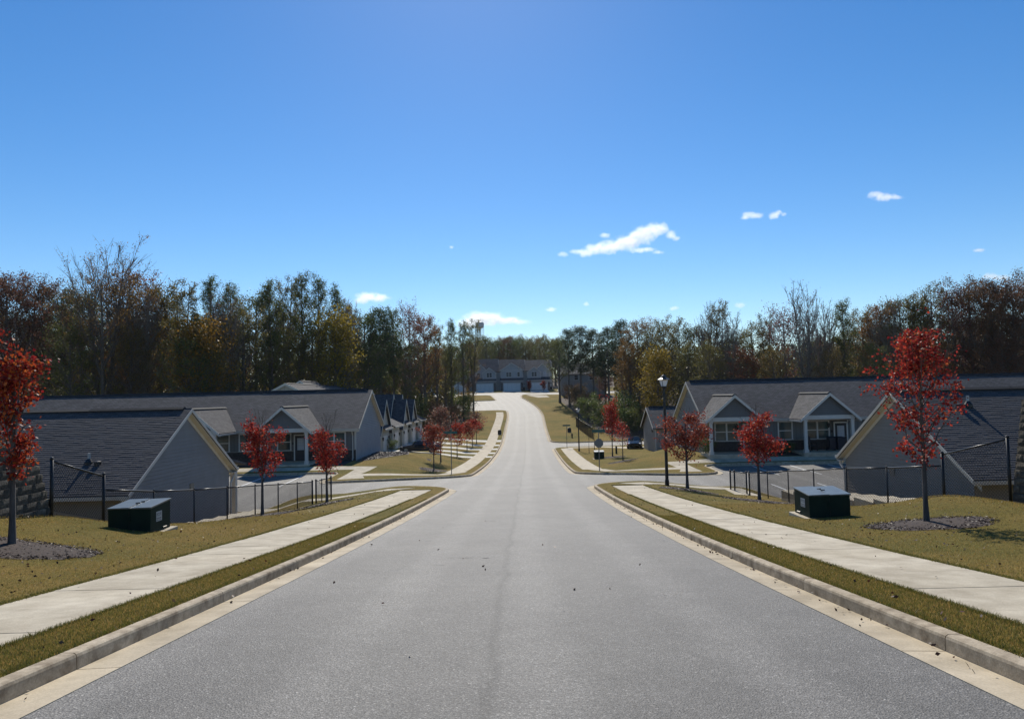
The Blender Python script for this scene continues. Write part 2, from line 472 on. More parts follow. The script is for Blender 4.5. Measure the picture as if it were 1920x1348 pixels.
class MB:
    def __init__(self):
        self.v = []; self.f = []; self.uv = {}
    def quad(self, a, b, c, d):
        n = len(self.v); self.v += [a, b, c, d]; self.f.append((n, n + 1, n + 2, n + 3))
    def poly(self, pts):
        n = len(self.v); self.v += list(pts); self.f.append(tuple(range(n, n + len(pts))))
    def box(self, x0, x1, y0, y1, z0, z1):
        self.hexa([(x0, y0, z0), (x1, y0, z0), (x1, y1, z0), (x0, y1, z0), (x0, y0, z1), (x1, y0, z1), (x1, y1, z1), (x0, y1, z1)])
        return self
    def hexa(self, p):
        n = len(self.v); self.v += [tuple(q) for q in p]
        for f in ((0, 3, 2, 1), (4, 5, 6, 7), (0, 1, 5, 4), (1, 2, 6, 5), (2, 3, 7, 6), (3, 0, 4, 7)):
            self.f.append(tuple(n + i for i in f))
        return self
    def prism(self, pts, off):
        """planar polygon pts (3d) extruded by the vector off"""
        n = len(self.v); k = len(pts)
        self.v += [tuple(p) for p in pts] + [tuple(p[i] + off[i] for i in range(3)) for p in pts]
        self.f.append(tuple(n + i for i in reversed(range(k))))
        self.f.append(tuple(n + k + i for i in range(k)))
        for i in range(k):
            j = (i + 1) % k
            self.f.append((n + i, n + j, n + k + j, n + k + i))
        return self
    def tube(self, pts, rad, n=6, caps=True):
        pts = [Vector(p) for p in pts]
        if not hasattr(rad, '__len__'):
            rad = [rad] * len(pts)
        base = len(self.v)
        for i, p in enumerate(pts):
            t = (pts[min(i + 1, len(pts) - 1)] - pts[max(i - 1, 0)])
            if t.length < 1e-9:
                t = Vector((0, 0, 1))
            t.normalize()
            a = Vector((1, 0, 0)) if abs(t.x) < 0.8 else Vector((0, 1, 0))
            u = t.cross(a).normalized(); w = t.cross(u)
            for k in range(n):
                an = 2 * math.pi * k / n
                q = p + (u * math.cos(an) + w * math.sin(an)) * rad[i]
                self.v.append(tuple(q))
        for i in range(len(pts) - 1):
            for k in range(n):
                k2 = (k + 1) % n
                self.f.append((base + i * n + k, base + i * n + k2, base + (i + 1) * n + k2, base + (i + 1) * n + k))
        if caps:
            self.f.append(tuple(base + k for k in reversed(range(n))))
            self.f.append(tuple(base + (len(pts) - 1) * n + k for k in range(n)))
        return self
    def lathe(self, cx, cy, prof, n=12):
        base = len(self.v)
        for r, z in prof:
            for k in range(n):
                an = 2 * math.pi * (k + 0.5) / n
                self.v.append((cx + r * math.cos(an), cy + r * math.sin(an), z))
        for i in range(len(prof) - 1):
            for k in range(n):
                k2 = (k + 1) % n
                self.f.append((base + i * n + k, base + i * n + k2, base + (i + 1) * n + k2, base + (i + 1) * n + k))
        self.f.append(tuple(base + k for k in reversed(range(n))))
        self.f.append(tuple(base + (len(prof) - 1) * n + k for k in range(n)))
        return self
    def build(self, name, mat, parent=None, smooth=False, bevel=0.0, seg=1):
        me = bpy.data.meshes.new(name)
        me.from_pydata(self.v, [], self.f)
        me.validate()
        if bevel:
            bm = bmesh.new(); bm.from_mesh(me)
            bmesh.ops.remove_doubles(bm, verts=bm.verts, dist=1e-5)
            bmesh.ops.bevel(bm, geom=list(bm.edges), offset=bevel, segments=seg, affect='EDGES', profile=0.6)
            bm.to_mesh(me); bm.free()
        if smooth:
            me.polygons.foreach_set('use_smooth', [True] * len(me.polygons))
        me.materials.append(M[mat] if isinstance(mat, str) else mat)
        o = bpy.data.objects.new(name, me)
        return link(o, parent)

def box(name, mat, parent, *b, bevel=0.0):
    return MB().box(*b).build(name, mat, parent, bevel=bevel)

def mesh_np(name, verts, faces, mat, parent=None, smooth=False):
    """verts (N,3), faces (M,k) numpy"""
    me = bpy.data.meshes.new(name)
    nv, (nf, k) = len(verts), faces.shape
    me.vertices.add(nv)
    me.vertices.foreach_set('co', np.ascontiguousarray(verts, dtype=np.float32).ravel())
    me.loops.add(nf * k)
    me.loops.foreach_set('vertex_index', np.ascontiguousarray(faces, dtype=np.int32).ravel())
    me.polygons.add(nf)
    me.polygons.foreach_set('loop_start', np.arange(0, nf * k, k, dtype=np.int32))
    me.polygons.foreach_set('use_smooth', np.full(nf, bool(smooth)))
    me.update(calc_edges=True)
    me.materials.append(M[mat] if isinstance(mat, str) else mat)
    o = bpy.data.objects.new(name, me)
    return link(o, parent)

def thing(name, label, cat, loc=(0, 0, 0), rz=0.0, group=None):
    o = bpy.data.objects.new(name, None)
    o.empty_display_size = 0.3
    COL.objects.link(o)
    o.location = loc; o.rotation_euler = (0, 0, rz)
    o['label'] = label; o['category'] = cat
    if group:
        o['group'] = group
    return o

def tag(o, label, cat, group=None):
    o['label'] = label; o['category'] = cat
    if group:
        o['group'] = group
    return o

def struct(o):
    o['kind'] = 'structure'
    return o

def stuff(o):
    o['kind'] = 'stuff'
    return o

def sroot(name):
    o = bpy.data.objects.new(name, None)
    COL.objects.link(o); o['kind'] = 'structure'
    return o

def copy_tree(root, loc, rz=None, scale=None, label=None):
    r = root.copy(); COL.objects.link(r); r.location = loc
    if rz is not None:
        r.rotation_euler = (0, 0, rz)
    if scale is not None:
        r.scale = scale
    if label:
        r['label'] = label
    for ch in list(root.children):
        c = ch.copy(); COL.objects.link(c); c.parent = r
        for g in ch.children:
            d = g.copy(); COL.objects.link(d); d.parent = c
    return r

def base_at(root, loc):
    """put the Empty of a thing built in world coordinates at the thing's base"""
    loc = Vector(loc)
    root.location = loc
    for c in root.children:
        c.location = Vector(c.location) - loc

# ------------------------------------------------------------------ terrain heights
def pchip(pts):
    x = np.array([p[0] for p in pts], float); y = np.array([p[1] for p in pts], float)
    h = np.diff(x); d = np.diff(y) / h
    m = np.zeros_like(y)
    m[0] = d[0]; m[-1] = d[-1]
    for i in range(1, len(x) - 1):
        if d[i - 1] * d[i] > 0:
            w1 = 2 * h[i] + h[i - 1]; w2 = h[i] + 2 * h[i - 1]
            m[i] = (w1 + w2) / (w1 / d[i - 1] + w2 / d[i])
    def f(q):
        q = np.clip(np.asarray(q, float), x[0], x[-1])
        i = np.clip(np.searchsorted(x, q, side='right') - 1, 0, len(x) - 2)
        t = (q - x[i]) / h[i]
        t2 = t * t; t3 = t2 * t
        return (2 * t3 - 3 * t2 + 1) * y[i] + (t3 - 2 * t2 + t) * h[i] * m[i] + (-2 * t3 + 3 * t2) * y[i + 1] + (t3 - t2) * h[i] * m[i + 1]
    return f

f_P = pchip([(-12, -0.55), (0, -1.63), (17, -3.22), (28.5, -4.14), (36, -4.65), (42, -5.0), (48, -5.3), (55, -5.75), (65, -6.25), (76, -6.65), (95, -6.98), (106, -6.95), (118, -6.45), (132, -5.55), (154, -3.6), (175, -1.55), (186, -0.45), (197, 0.75), (205, 1.45), (213, 1.85), (235, 2.4), (260, 4.0), (300, 6.0), (600, 14), (3000, 14)])
f_SL = pchip([(-12, -0.6), (8, -1.7), (13.5, -2.1), (15.5, -2.3), (17, -2.5), (19.4, -3.05), (24.2, -4.06), (28.9, -4.5), (33.5, -4.92), (36, -5.1), (41, -5.25), (48, -5.25), (54, -5.2), (58, -5.0), (66, -4.95), (75, -5.5), (82, -6.1), (100, -6.45), (113, -6.2), (132, -5.3), (154, -3.5), (175, -1.5), (200, 0.9), (213, 1.85), (260, 4.0), (300, 6.0), (600, 14), (3000, 14)])
f_OL = pchip([(-12, -2.4), (15, -3), (20, -4.5), (26, -6.05), (39, -6.05), (42, -5.75), (46, -5.5), (54, -5.25), (57, -4.95), (68, -4.9), (73, -5.3), (76, -5.6), (113, -5.9), (125, -5.6), (140, -4.8), (160, -3), (186, -0.6), (200, 0.9), (213, 1.85), (260, 4), (300, 6), (600, 14), (3000, 14)])
f_SR = pchip([(-12, -0.9), (10, -1.9), (15, -2.62), (18.5, -2.75), (21, -3.3), (22, -3.55), (26, -4.15), (33, -4.85), (36, -5.1), (41, -5.2), (48, -5.3), (53, -5.25), (57, -5.1), (66, -5.75), (74, -6.25), (90, -6.7), (100, -6.85), (110, -6.7), (120, -6.2), (132, -5.2), (154, -3.3), (175, -1.2), (200, 0.9), (213, 1.85), (260, 4), (300, 6), (600, 14), (3000, 14)])
f_OR = pchip([(-12, -2.4), (18, -3.4), (22, -4.8), (25, -5.85), (37, -5.85), (39, -5.55), (46, -5.4), (53, -5.3), (56, -4.85), (69, -4.85), (74, -5.6), (80, -6.5), (92, -6.7), (107, -6.8), (115, -6.6), (140, -5), (160, -3), (186, -0.5), (200, 0.9), (213, 1.85), (260, 4), (300, 6), (600, 14), (3000, 14)])
f_XC = pchip([(-12, -0.14), (0, -0.10), (10, -0.06), (18, 0.03), (28, 0.17), (40, 0.42), (55, 0.7), (76, 1.2), (100, 1.7), (132, 2.2), (150, 2.5), (160, 2.2), (172, 1.1), (185, -0.8), (197, -3.2), (215, -7), (3000, -7)])

def sstep(t):
    t = np.clip(t, 0, 1)
    return t * t * (3 - 2 * t)

def Bh(x, y):
    """road-level height (lawns lie 13 cm above it)"""
    x = np.asarray(x, float); y = np.asarray(y, float)
    dx = x - f_XC(y)
    u = np.abs(dx)
    left = dx < 0
    S = np.where(left, f_SL(y), f_SR(y)) - 0.13
    O = np.where(left, f_OL(y), f_OR(y)) - 0.13
    t1 = np.clip((u - 6.3) / 4.7, 0, 1)
    w1 = np.where(y < 24, t1 ** 2.6, sstep(t1))
    wS = np.clip((u - 11) / 4.0, 0, 1)
    h = f_P(y) * (1 - w1) + S * w1
    h = np.where(u > 11, S * (1 - sstep(wS)) + O * sstep(wS), h)
    return h

def H(x, y):            # lawn surface
    return float(Bh(x, y)) + 0.13

def xc(y):
    return float(f_XC(y))

# ------------------------------------------------------------------ plan of the roads
def fillet(pts, radii, step=0.5):
    out = []
    n = len(pts)
    for i, p in enumerate(pts):
        r = radii[i]
        p = np.array(p, float)
        if i == 0 or i == n - 1 or r <= 0:
            out.append(tuple(p)); continue
        a = np.array(pts[i - 1], float) - p; b = np.array(pts[i + 1], float) - p
        la, lb = np.linalg.norm(a), np.linalg.norm(b)
        a /= la; b /= lb
        ang = math.acos(max(-1, min(1, float(a @ b))))
        if ang > math.pi - 0.02:
            out.append(tuple(p)); continue
        d = min(r / math.tan(ang / 2), 0.49 * la if i > 1 else la * 0.98, 0.49 * lb if i < n - 2 else lb * 0.98)
        rr = d * math.tan(ang / 2)
        c = p + (a + b) / np.linalg.norm(a + b) * (rr / math.sin(ang / 2))
        s = p + a * d; e = p + b * d
        a0 = math.atan2(*(s - c)[::-1]); a1 = math.atan2(*(e - c)[::-1])
        da = (a1 - a0 + math.pi) % (2 * math.pi) - math.pi
        k = max(3, int(abs(da) * rr / step) + 1)
        for j in range(k + 1):
            t = a0 + da * j / k
            out.append((c[0] + rr * math.cos(t), c[1] + rr * math.sin(t)))
    return out

def along(y0, y1, off, step):
    n = max(1, int(abs(y1 - y0) / step))
    return [(xc(y0 + (y1 - y0) * i / n) + off, y0 + (y1 - y0) * i / n) for i in range(n + 1)]

def resample(pts, step):
    """split long segments so sheets follow the terrain"""
    out = [pts[0]]
    for a, b in zip(pts[:-1], pts[1:]):
        d = math.dist(a, b)
        k = max(1, int(d / step))
        for j in range(1, k + 1):
            out.append((a[0] + (b[0] - a[0]) * j / k, a[1] + (b[1] - a[1]) * j / k))
    return out

KF = 3.68
Z0 = -6.0
k1 = along(Z0, 32, -KF, 2) + [(xc(40) - KF, 40.2), (-10.6, 41.2), (-12.6, 42.6), (-13.7, 40.2), (-46, 40.2)]
K1 = fillet(k1, [0] * (len(k1) - 5) + [7.0, 4, 0.9, 1.5, 0])
k2 = [(46, 37.7), (13.1, 37.7), (12.9, 40.6), (11, 40.3), (xc(40) + KF, 40.3)] + along(32, Z0, KF, 2)
K2 = fillet(k2, [0, 1.6, 0.9, 4, 7.0] + [0] * (len(k2) - 5))
k3 = [(-46, 54), (-13, 54), (-13, 48), (xc(48) - KF, 48)] + along(56, 157, -KF, 2.5) + [(xc(161) - KF, 161), (-28, 161.5)]
K3 = fillet(k3, [0, 1.0, 1.8, 6.8] + [0] * (len(k3) - 6) + [3.2, 0])
k4 = [(62, 98), (xc(98) + KF, 98)] + along(92, 57, KF, 2.5) + [(xc(48) + KF, 48), (13.9, 48), (13.9, 53.6), (46, 53.6)]
K4 = fillet(k4, [0, 5.0] + [0] * (len(k4) - 6) + [6.8, 1.8, 1.0, 0])
k5 = [(30, 195.5), (xc(195.5) + KF + 1.5, 195.5)] + along(188, 114, KF, 2.5) + [(xc(107) + KF, 107), (62, 107)]
K5 = fillet(k5, [0, 2.5] + [0] * (len(k5) - 4) + [5, 0])
k6 = [(-28, 183), (xc(184) - KF, 183), (xc(191) - KF - 0.5, 195.5), (-45, 195.5)]
K6 = fillet(k6, [0, 1.2, 2.0, 0])
k7 = [(-45, 204), (30, 204)]
K7 = k7
KS = [resample(k, 1.5) for k in (K1, K2, K3, K4, K5, K6, K7)]
# road lies to the right of each path: + offsets go away from the road (to the left)
def offs(path, d):
    P = np.array(path, float)
    t = np.zeros_like(P)
    t[1:-1] = P[2:] - P[:-2]; t[0] = P[1] - P[0]; t[-1] = P[-1] - P[-2]
    t /= np.maximum(1e-9, np.linalg.norm(t, axis=1))[:, None]
    nrm = np.stack([-t[:, 1], t[:, 0]], 1)
    return P + nrm * d

def paved(d):
    k = [offs(p, d) for p in KS]
    K1o, K2o, K3o, K4o, K5o, K6o, K7o = k
    return np.concatenate([K1o, K3o, K6o, K7o, K5o, K4o, K2o]) if False else np.concatenate([K1o, K3o, K6o, K7o, K5o[0:], K4o, K2o])

# outline: K1 northwards to the left lot, K3, K6, K7 eastwards, K5 back south, K4, K2 to the start
POLY_ASPH = paved(-0.37)
POLY_KERB = paved(0.155)

def rect(x0, x1, y0, y1, step=1.5):
    return np.array(resample([(x0, y0), (x1, y0), (x1, y1), (x0, y1), (x0, y0)], step)[:-1])

def strip(y0, y1, o0, o1, step=1.5):
    a = along(y0, y1, o0, step); b = along(y1, y0, o1, step)
    return np.array(a + b)

WALKS = {}
SW0, SW1 = 4.53, 6.06
REG = []     # (region name, polygon)
REG.append(('bed', strip(Z0, 36.9, -SW1, -SW0)))
REG.append(('bed', strip(Z0, 37.0, SW0, SW1)))
REG.append(('bed', np.array(resample([(-11.3, 39.6), (-11.3, 38.2), (-5.95, 37.2), (-5.2, 38.4), (-11.3, 39.6)], 1.2)[:-1])))
REG.append(('bed', np.array(resample([(11.2, 38.6), (6.3, 37.1), (5.4, 38.4), (11.2, 39.9), (11.2, 38.6)], 1.2)[:-1])))
# walks that stay one poured sheet in the picture
CROSS_L = np.array(resample([(-10.2, 49.2), (-10.6, 50.6), (-4.9, 51.4), (-3.6, 55.6), (-5.0, 55.6), (-5.6, 52.6), (-11.0, 51.9), (-10.6, 56.0), (-13.5, 56.0), (-44, 56.0), (-44, 54.8), (-12.1, 54.8), (-12.1, 49.2), (-10.2, 49.2)], 1.5)[:-1])
REG.append(('walk_sheet', CROSS_L))
CROSS_R = np.array(resample([(11.2, 49.2), (11.6, 50.6), (6.4, 51.2), (5.6, 55.6), (6.95, 55.6), (7.3, 52.4), (11.6, 51.9), (11.4, 55.0), (44, 55.0), (44, 53.95), (12.75, 53.95), (12.75, 49.2), (11.2, 49.2)], 1.5)[:-1])
REG.append(('walk_sheet', CROSS_R))
REG.append(('bed_and_shade', rect(15.2, 46, 55.2, 57.6)))
REG.append(('bed_and_shade', rect(-46, -13.3, 56.4, 60.2)))  # shade on the left row's front yard, laid as a dark mulch sheet
REG.append(('walk_far', strip(55.6, 157.0, -SW1, -SW0)))
REG.append(('walk_far', strip(55.6, 95.0, SW0, SW1)))
REG.append(('walk_far', np.array(resample([(7.2, 95.0), (11.5, 95.0), (14, 90.5), (22, 90.5), (22, 93.4), (15.2, 93.4), (12.6, 96.6), (6.6, 96.6), (7.2, 95.0)], 1.5)[:-1])))
REG.append(('walk_sheet', np.array(resample([(-13.2, 39.0), (-11.3, 39.6), (-11.3, 38.2), (-12.0, 36.2), (-13.4, 36.2), (-13.2, 39.0)], 1.2)[:-1])))
REG.append(('walk_sheet', np.array(resample([(11.2, 38.6), (11.2, 39.9), (12.3, 39.4), (12.4, 36.4), (11.0, 36.4), (11.2, 38.6)], 1.2)[:-1])))
DRV = [82.0, 89.2, 96.6, 104.0, 111.4]
for d in DRV:
    REG.append(('driveway', np.array(resample([(-14.3, d - 1.6), (xc(d) - SW1, d - 1.6), (xc(d) - SW1, d + 1.2), (-14.3, d + 1.2), (-14.3, d - 1.6)], 1.5)[:-1])))
    REG.append(('driveway', np.array(resample([(xc(d) - SW0, d - 1.6), (xc(d) - KF - 0.155, d - 1.6), (xc(d) - KF - 0.155, d + 1.2), (xc(d) - SW0, d + 1.2), (xc(d) - SW0, d - 1.6)], 1.5)[:-1])))
for i in range(-3, 3):
    cx = -0.2 + 8.0 * i
    REG.append(('driveway', rect(cx - 2.7, cx + 2.7, 204.3, 213.0)))
REG.append(('walk_sheet', np.array([(6.6, 186.5), (9.5, 186.5), (9.0, 192.5), (5.0, 195.0), (3.6, 193.0)])))
REG.append(('walk_far', np.array([(-14.5, 161.8), (-9.0, 161.8), (-10.5, 178.0), (-14.5, 178.0)])))
REG.append(('mulch', np.array(resample([(-12.9, 58.5), (-9.6, 66.0), (-10.6, 73.5), (-13.9, 74.6), (-13.2, 68.0), (-12.9, 58.5)], 1.2)[:-1])))
REG.append(('woodfloor', np.array([(-400, 116), (-13, 116), (-11, 128), (-9.5, 145), (-12, 158), (-30, 160), (-30, 184), (-46, 186), (-46, 212), (-400, 212)])))
REG.append(('woodfloor', np.array([(400, 70.5), (46, 70.5), (30, 95), (63, 96), (63, 109), (16, 110), (13.5, 130), (13.0, 152), (11.5, 175), (12.5, 186), (30, 192), (400, 192)])))
REG.append(('woodfloor', np.array([(-400, 69.5), (-46, 69.5), (-36, 74), (-36, 112), (-30, 116), (-400, 116)])))
REG.append(('woodfloor', np.array([(-900, 226), (900, 226), (900, 1500), (-900, 1500)])))
LOT_L = rect(-60, -12.8, 39, 55)
LOT_R = rect(13.6, 60, 36.5, 54.5)

def in_poly(P, poly):
    x, y = P[:, 0], P[:, 1]
    inside = np.zeros(len(P), bool)
    n = len(poly)
    j = n - 1
    for i in range(n):
        xi, yi = poly[i]; xj, yj = poly[j]
        c = ((yi > y) != (yj > y))
        if c.any():
            xx = (xj - xi) * (y - yi) / ((yj - yi) if yj != yi else 1e-12) + xi
            inside ^= c & (x < xx)
        j = i
    return inside

verts, edges = [], []
def add_loop(poly):
    n0 = len(verts)
    for p in poly:
        verts.append(Vector((float(p[0]), float(p[1]))))
    k = len(poly)
    for i in range(k):
        edges.append((n0 + i, n0 + (i + 1) % k))
for poly in [POLY_ASPH, POLY_KERB] + [p for _, p in REG]:
    add_loop(poly)
g = np.random.default_rng(3)
def grid(x0, x1, y0, y1, s, skip=None):
    for x in np.arange(x0, x1, s):
        for y in np.arange(y0, y1, s):
            if skip and skip[0] < x < skip[1] and skip[2] < y < skip[3]:
                continue
            verts.append(Vector((float(x + g.uniform(-.2, .2) * s), float(y + g.uniform(-.2, .2) * s))))
NEAR = (-18, 18, -6, 62)
MID = (-52, 56, -6, 132)
FARB = (-130, 140, -6, 270)
grid(*NEAR, 0.85)
grid(*MID, 2.6, NEAR)
grid(*FARB, 6.0, MID)
grid(-1500, 1500, -6, 1600, 55.0, FARB)
for x in (-1500, 1500):
    for y in (-6, 1600):
        verts.append(Vector((x, y)))
cv, ce, cf, *_ = delaunay_2d_cdt(verts, edges, [], 0, 1e-3)
CV = np.array([(v[0], v[1]) for v in cv]); CF = np.array(cf, dtype=np.int64)
CEN = CV[CF].mean(axis=1)
region = np.array(['lawn'] * len(CF), dtype=object)
for name, poly in reversed(REG):
    region[in_poly(CEN, poly)] = name
region[in_poly(CEN, POLY_KERB)] = 'kerb_bed'
a_in = in_poly(CEN, POLY_ASPH)
region[a_in] = 'road'
region[a_in & in_poly(CEN, LOT_L)] = 'lot_left'
region[a_in & in_poly(CEN, LOT_R)] = 'lot_right'
CB = Bh(CV[:, 0], CV[:, 1])
OFF = {'road': 0.0, 'lot_left': 0.0, 'lot_right': 0.0, 'kerb_bed': -0.14, 'lawn': 0.13, 'bed': 0.06, 'walk_sheet': 0.135, 'walk_far': 0.135,
       'driveway': 0.14, 'mulch': 0.15, 'woodfloor': 0.12, 'bed_and_shade': 0.14}
RNAME = {'road': ('road', 'asphalt'), 'lot_left': ('parking_lot', 'asphalt'), 'lot_right': ('parking_lot', 'asphalt'), 'kerb_bed': ('road_base', 'soil'),
         'lawn': ('lawn', 'grass'), 'bed': ('sidewalk_bed', 'soil'), 'walk_sheet': ('front_path', 'walk'), 'walk_far': ('sidewalk', 'walk'),
         'driveway': ('driveway', 'drive'), 'mulch': ('mulch_bank_ground', 'gravel'), 'woodfloor': ('woodland_ground', 'woodfloor'), 'bed_and_shade': ('bed_and_yard_shade', 'mulch')}
ground_obj = {}
for rn, (oname, mat) in RNAME.items():
    sel = np.where(region == rn)[0]
    if len(sel) == 0:
        continue
    F = CF[sel]
    used, inv = np.unique(F, return_inverse=True)
    F2 = inv.reshape(F.shape)
    V = np.column_stack([CV[used], CB[used] + OFF[rn]])
    # orient up
    a = V[F2[:, 1]] - V[F2[:, 0]]; b = V[F2[:, 2]] - V[F2[:, 0]]
    flip = (a[:, 0] * b[:, 1] - a[:, 1] * b[:, 0]) < 0
    F2[flip] = F2[flip][:, ::-1]
    # skirts down along the region's border
    e = np.concatenate([F2[:, [0, 1]], F2[:, [1, 2]], F2[:, [2, 0]]])
    key = np.sort(e, axis=1)
    _, idx, cnt = np.unique(key, axis=0, return_index=True, return_counts=True)
    be = e[idx[cnt == 1]]
    n0 = len(V)
    depth = 0.3
    low = V.copy(); low[:, 2] -= depth
    V = np.concatenate([V, V, low])
    sk = np.concatenate([np.column_stack([be[:, 1] + n0, be[:, 0] + n0, be[:, 0] + 2 * n0]), np.column_stack([be[:, 1] + n0, be[:, 0] + 2 * n0, be[:, 1] + 2 * n0])])
    FF = np.concatenate([F2, sk])
    o = mesh_np(oname, V, FF, mat, smooth=True)
    if mat in ('asphalt',):
        at = o.data.attributes.new('across', 'FLOAT', 'POINT')
        at.data.foreach_set('value', (V[:, 0] - f_XC(V[:, 1])).astype(np.float32))
    struct(o)
    ground_obj[rn] = o

# ------------------------------------------------------------------ kerbs and gutters, cut into poured lengths
def kerb_run(path, root_k, root_g, seglen):
    P = np.array(path, float)
    s = np.concatenate([[0], np.cumsum(np.linalg.norm(np.diff(P, axis=0), axis=1))])
    tot = s[-1]
    n = max(1, int(round(tot / seglen)))
    for i in range(n):
        s0, s1 = tot * i / n + 0.007, tot * (i + 1) / n - 0.007
        k = max(2, int((s1 - s0) / 0.75) + 1)
        q = np.linspace(s0, s1, k)
        c = np.stack([np.interp(q, s, P[:, 0]), np.interp(q, s, P[:, 1])], 1)
        t = np.gradient(c, axis=0) if k > 2 else np.repeat((c[-1:] - c[:1]), k, 0)
        t /= np.linalg.norm(t, axis=1)[:, None]
        nr = np.stack([-t[:, 1], t[:, 0]], 1)
        zc = Bh(c[:, 0], c[:, 1])
        for root, prof, nm, mt in ((root_k, [(0.0, -0.12), (0.004, 0.10), (0.012, 0.122), (0.032, 0.135), (0.135, 0.137), (0.15, 0.13), (0.155, -0.12)], 'kerb_stone', 'kerb'),
                                   (root_g, [(-0.368, -0.12), (-0.368, 0.006), (-0.012, -0.004), (-0.002, -0.004), (-0.002, -0.12)], 'gutter_slab', 'gutter')):
            m = MB(); w = len(prof)
            for j in range(k):
                for d, z in prof:
                    m.v.append((c[j, 0] + nr[j, 0] * d, c[j, 1] + nr[j, 1] * d, zc[j] + z))
            for j in range(k - 1):
                for a in range(w - 1):
                    m.f.append((j * w + a, (j + 1) * w + a, (j + 1) * w + a + 1, j * w + a + 1))
            m.f.append(tuple(range(w)))
            m.f.append(tuple((k - 1) * w + a for a in reversed(range(w))))
            m.build(nm, mt, root)
for kp in KS:
    kr = sroot('kerb'); gr = sroot('gutter')
    near = [p for p in kp]
    first = kp[0]
    kerb_run(kp, kr, gr, 3.05 if min(p[1] for p in kp) < 5 else 9.0)

# sidewalk slabs, one by one where the picture shows their joints
def slab(root, pts, thick=0.1, gap=0.008):
    P = np.array(pts, float); c = P.mean(0)
    d = P - c
    P = c + d * (1 - gap / np.maximum(1e-6, np.linalg.norm(d, axis=1)))[:, None]
    z = Bh(P[:, 0], P[:, 1]) + 0.138 + rnd.uniform(-0.004, 0.004)
    top = [(P[i, 0], P[i, 1], float(z[i])) for i in range(len(P))]
    MB().prism([(a, b, c_ - thick) for a, b, c_ in top], (0, 0, thick)).build('slab', 'walk', root)
for sgn in (-1, 1):
    root = sroot('sidewalk')
    o0, o1 = (-SW1, -SW0) if sgn < 0 else (SW0, SW1)
    y = Z0 + 4.2
    while y < 36.2:
        y2 = min(y + 1.27, 36.85)
        if 36.85 - y2 < 0.5:
            y2 = 36.85
        slab(root, [(xc(y) + o0, y), (xc(y) + o1, y), (xc(y2) + o1, y2), (xc(y2) + o0, y2)])
        y = y2
    # along the cross street
    a0, a1 = ((-5.95, 37.25), (-5.25, 38.35)) if sgn < 0 else ((6.3, 37.15), (5.5, 38.4))
    b0, b1 = ((-11.25, 38.25), (-11.25, 39.55)) if sgn < 0 else ((11.15, 38.65), (11.15, 39.85))
    for i in range(4):
        t0, t1 = i / 4, (i + 1) / 4
        lp = lambda p, q, t: (p[0] + (q[0] - p[0]) * t, p[1] + (q[1] - p[1]) * t)
        pts = [lp(a0, b0, t0), lp(a0, b0, t1), lp(a1, b1, t1), lp(a1, b1, t0)]
        if sgn < 0:
            pts = pts[::-1]
        slab(root, pts)

# painted lines
lines = sroot('road_marking')
def paint(x0, y0, x1, y1, w=0.1):
    d = Vector((x1 - x0, y1 - y0)); n = max(1, int(d.length / 1.0)); nn = Vector((-d.y, d.x)).normalized() * w / 2
    m = MB()
    for i in range(n):
        a = Vector((x0, y0)) + d * i / n; b = Vector((x0, y0)) + d * (i + 1) / n
        q = [a + nn, a - nn, b - nn, b + nn]
        m.quad(*[(p.x, p.y, float(Bh(p.x, p.y)) + 0.012) for p in q][::-1])
    m.build('parking_line', 'paint_line', lines)
for i in range(9):
    paint(-15.6 - 2.75 * i, 47.8, -15.6 - 2.75 * i, 53.3)
    paint(17.4 + 2.75 * i, 47.6, 17.4 + 2.75 * i, 53.0)
for i in range(5):
    paint(15.4 + 2.75 * i, 38.6, 15.4 + 2.75 * i, 43.6)

M['tar'] = plain('tar_scuff', (0.03, 0.03, 0.03), 0.8, 0.3, 20)
def scuff(x, y, ln, w):
    m = MB(); n = 6; r_ = random.Random(int(y * 97))
    for i in range(n):
        if r_.random() < 0.25:
            continue
        a = x + ln * i / n; b = x + ln * (i + 1) / n; yy = y + r_.uniform(-.01, .01); ww = w * r_.uniform(.4, 1)
        m.quad(*[(px, py, float(Bh(px, py)) + 0.005) for px, py in ((a, yy - ww), (b, yy - ww), (b, yy + ww), (a, yy + ww))])
    o = m.build('road_scuff', 'tar', lines)
for a in ((-1.2, 13.2, .42, .012), (-1.4, 12.3, .18, .01), (-2.1, 16.2, .22, .014), (1.35, 12.0, .13, .006), (-0.62, 13.1, .14, .02), (0.5, 8.2, .1, .012), (1.9, 17.5, .3, .012), (-0.9, 21, .5, .02)):
    scuff(*a)

# ------------------------------------------------------------------ building helpers
def uv_planar(o, ux, uy):
    """UVs in metres in the slab's own plane (for shingle courses)"""
    me = o.data
    uvl = me.uv_layers.new(name='UV')
    ux = Vector(ux).normalized(); uy = Vector(uy).normalized()
    for lp in me.loops:
        co = me.vertices[lp.vertex_index].co
        uvl.data[lp.index].uv = (co.dot(ux), co.dot(uy))

def roof_slab(parent, a, b, c, d, thick=0.12, mat='roof', name='roof_slope'):
    """a,b along the eave, c,d along the ridge (top face), extruded downward"""
    m = MB().prism([a, b, c, d], (0, 0, -thick))
    o = m.build(name, mat, parent)
    ux = Vector(b) - Vector(a)
    n = ux.cross(Vector(d) - Vector(a))
    uv_planar(o, ux, n.cross(ux))
    return o

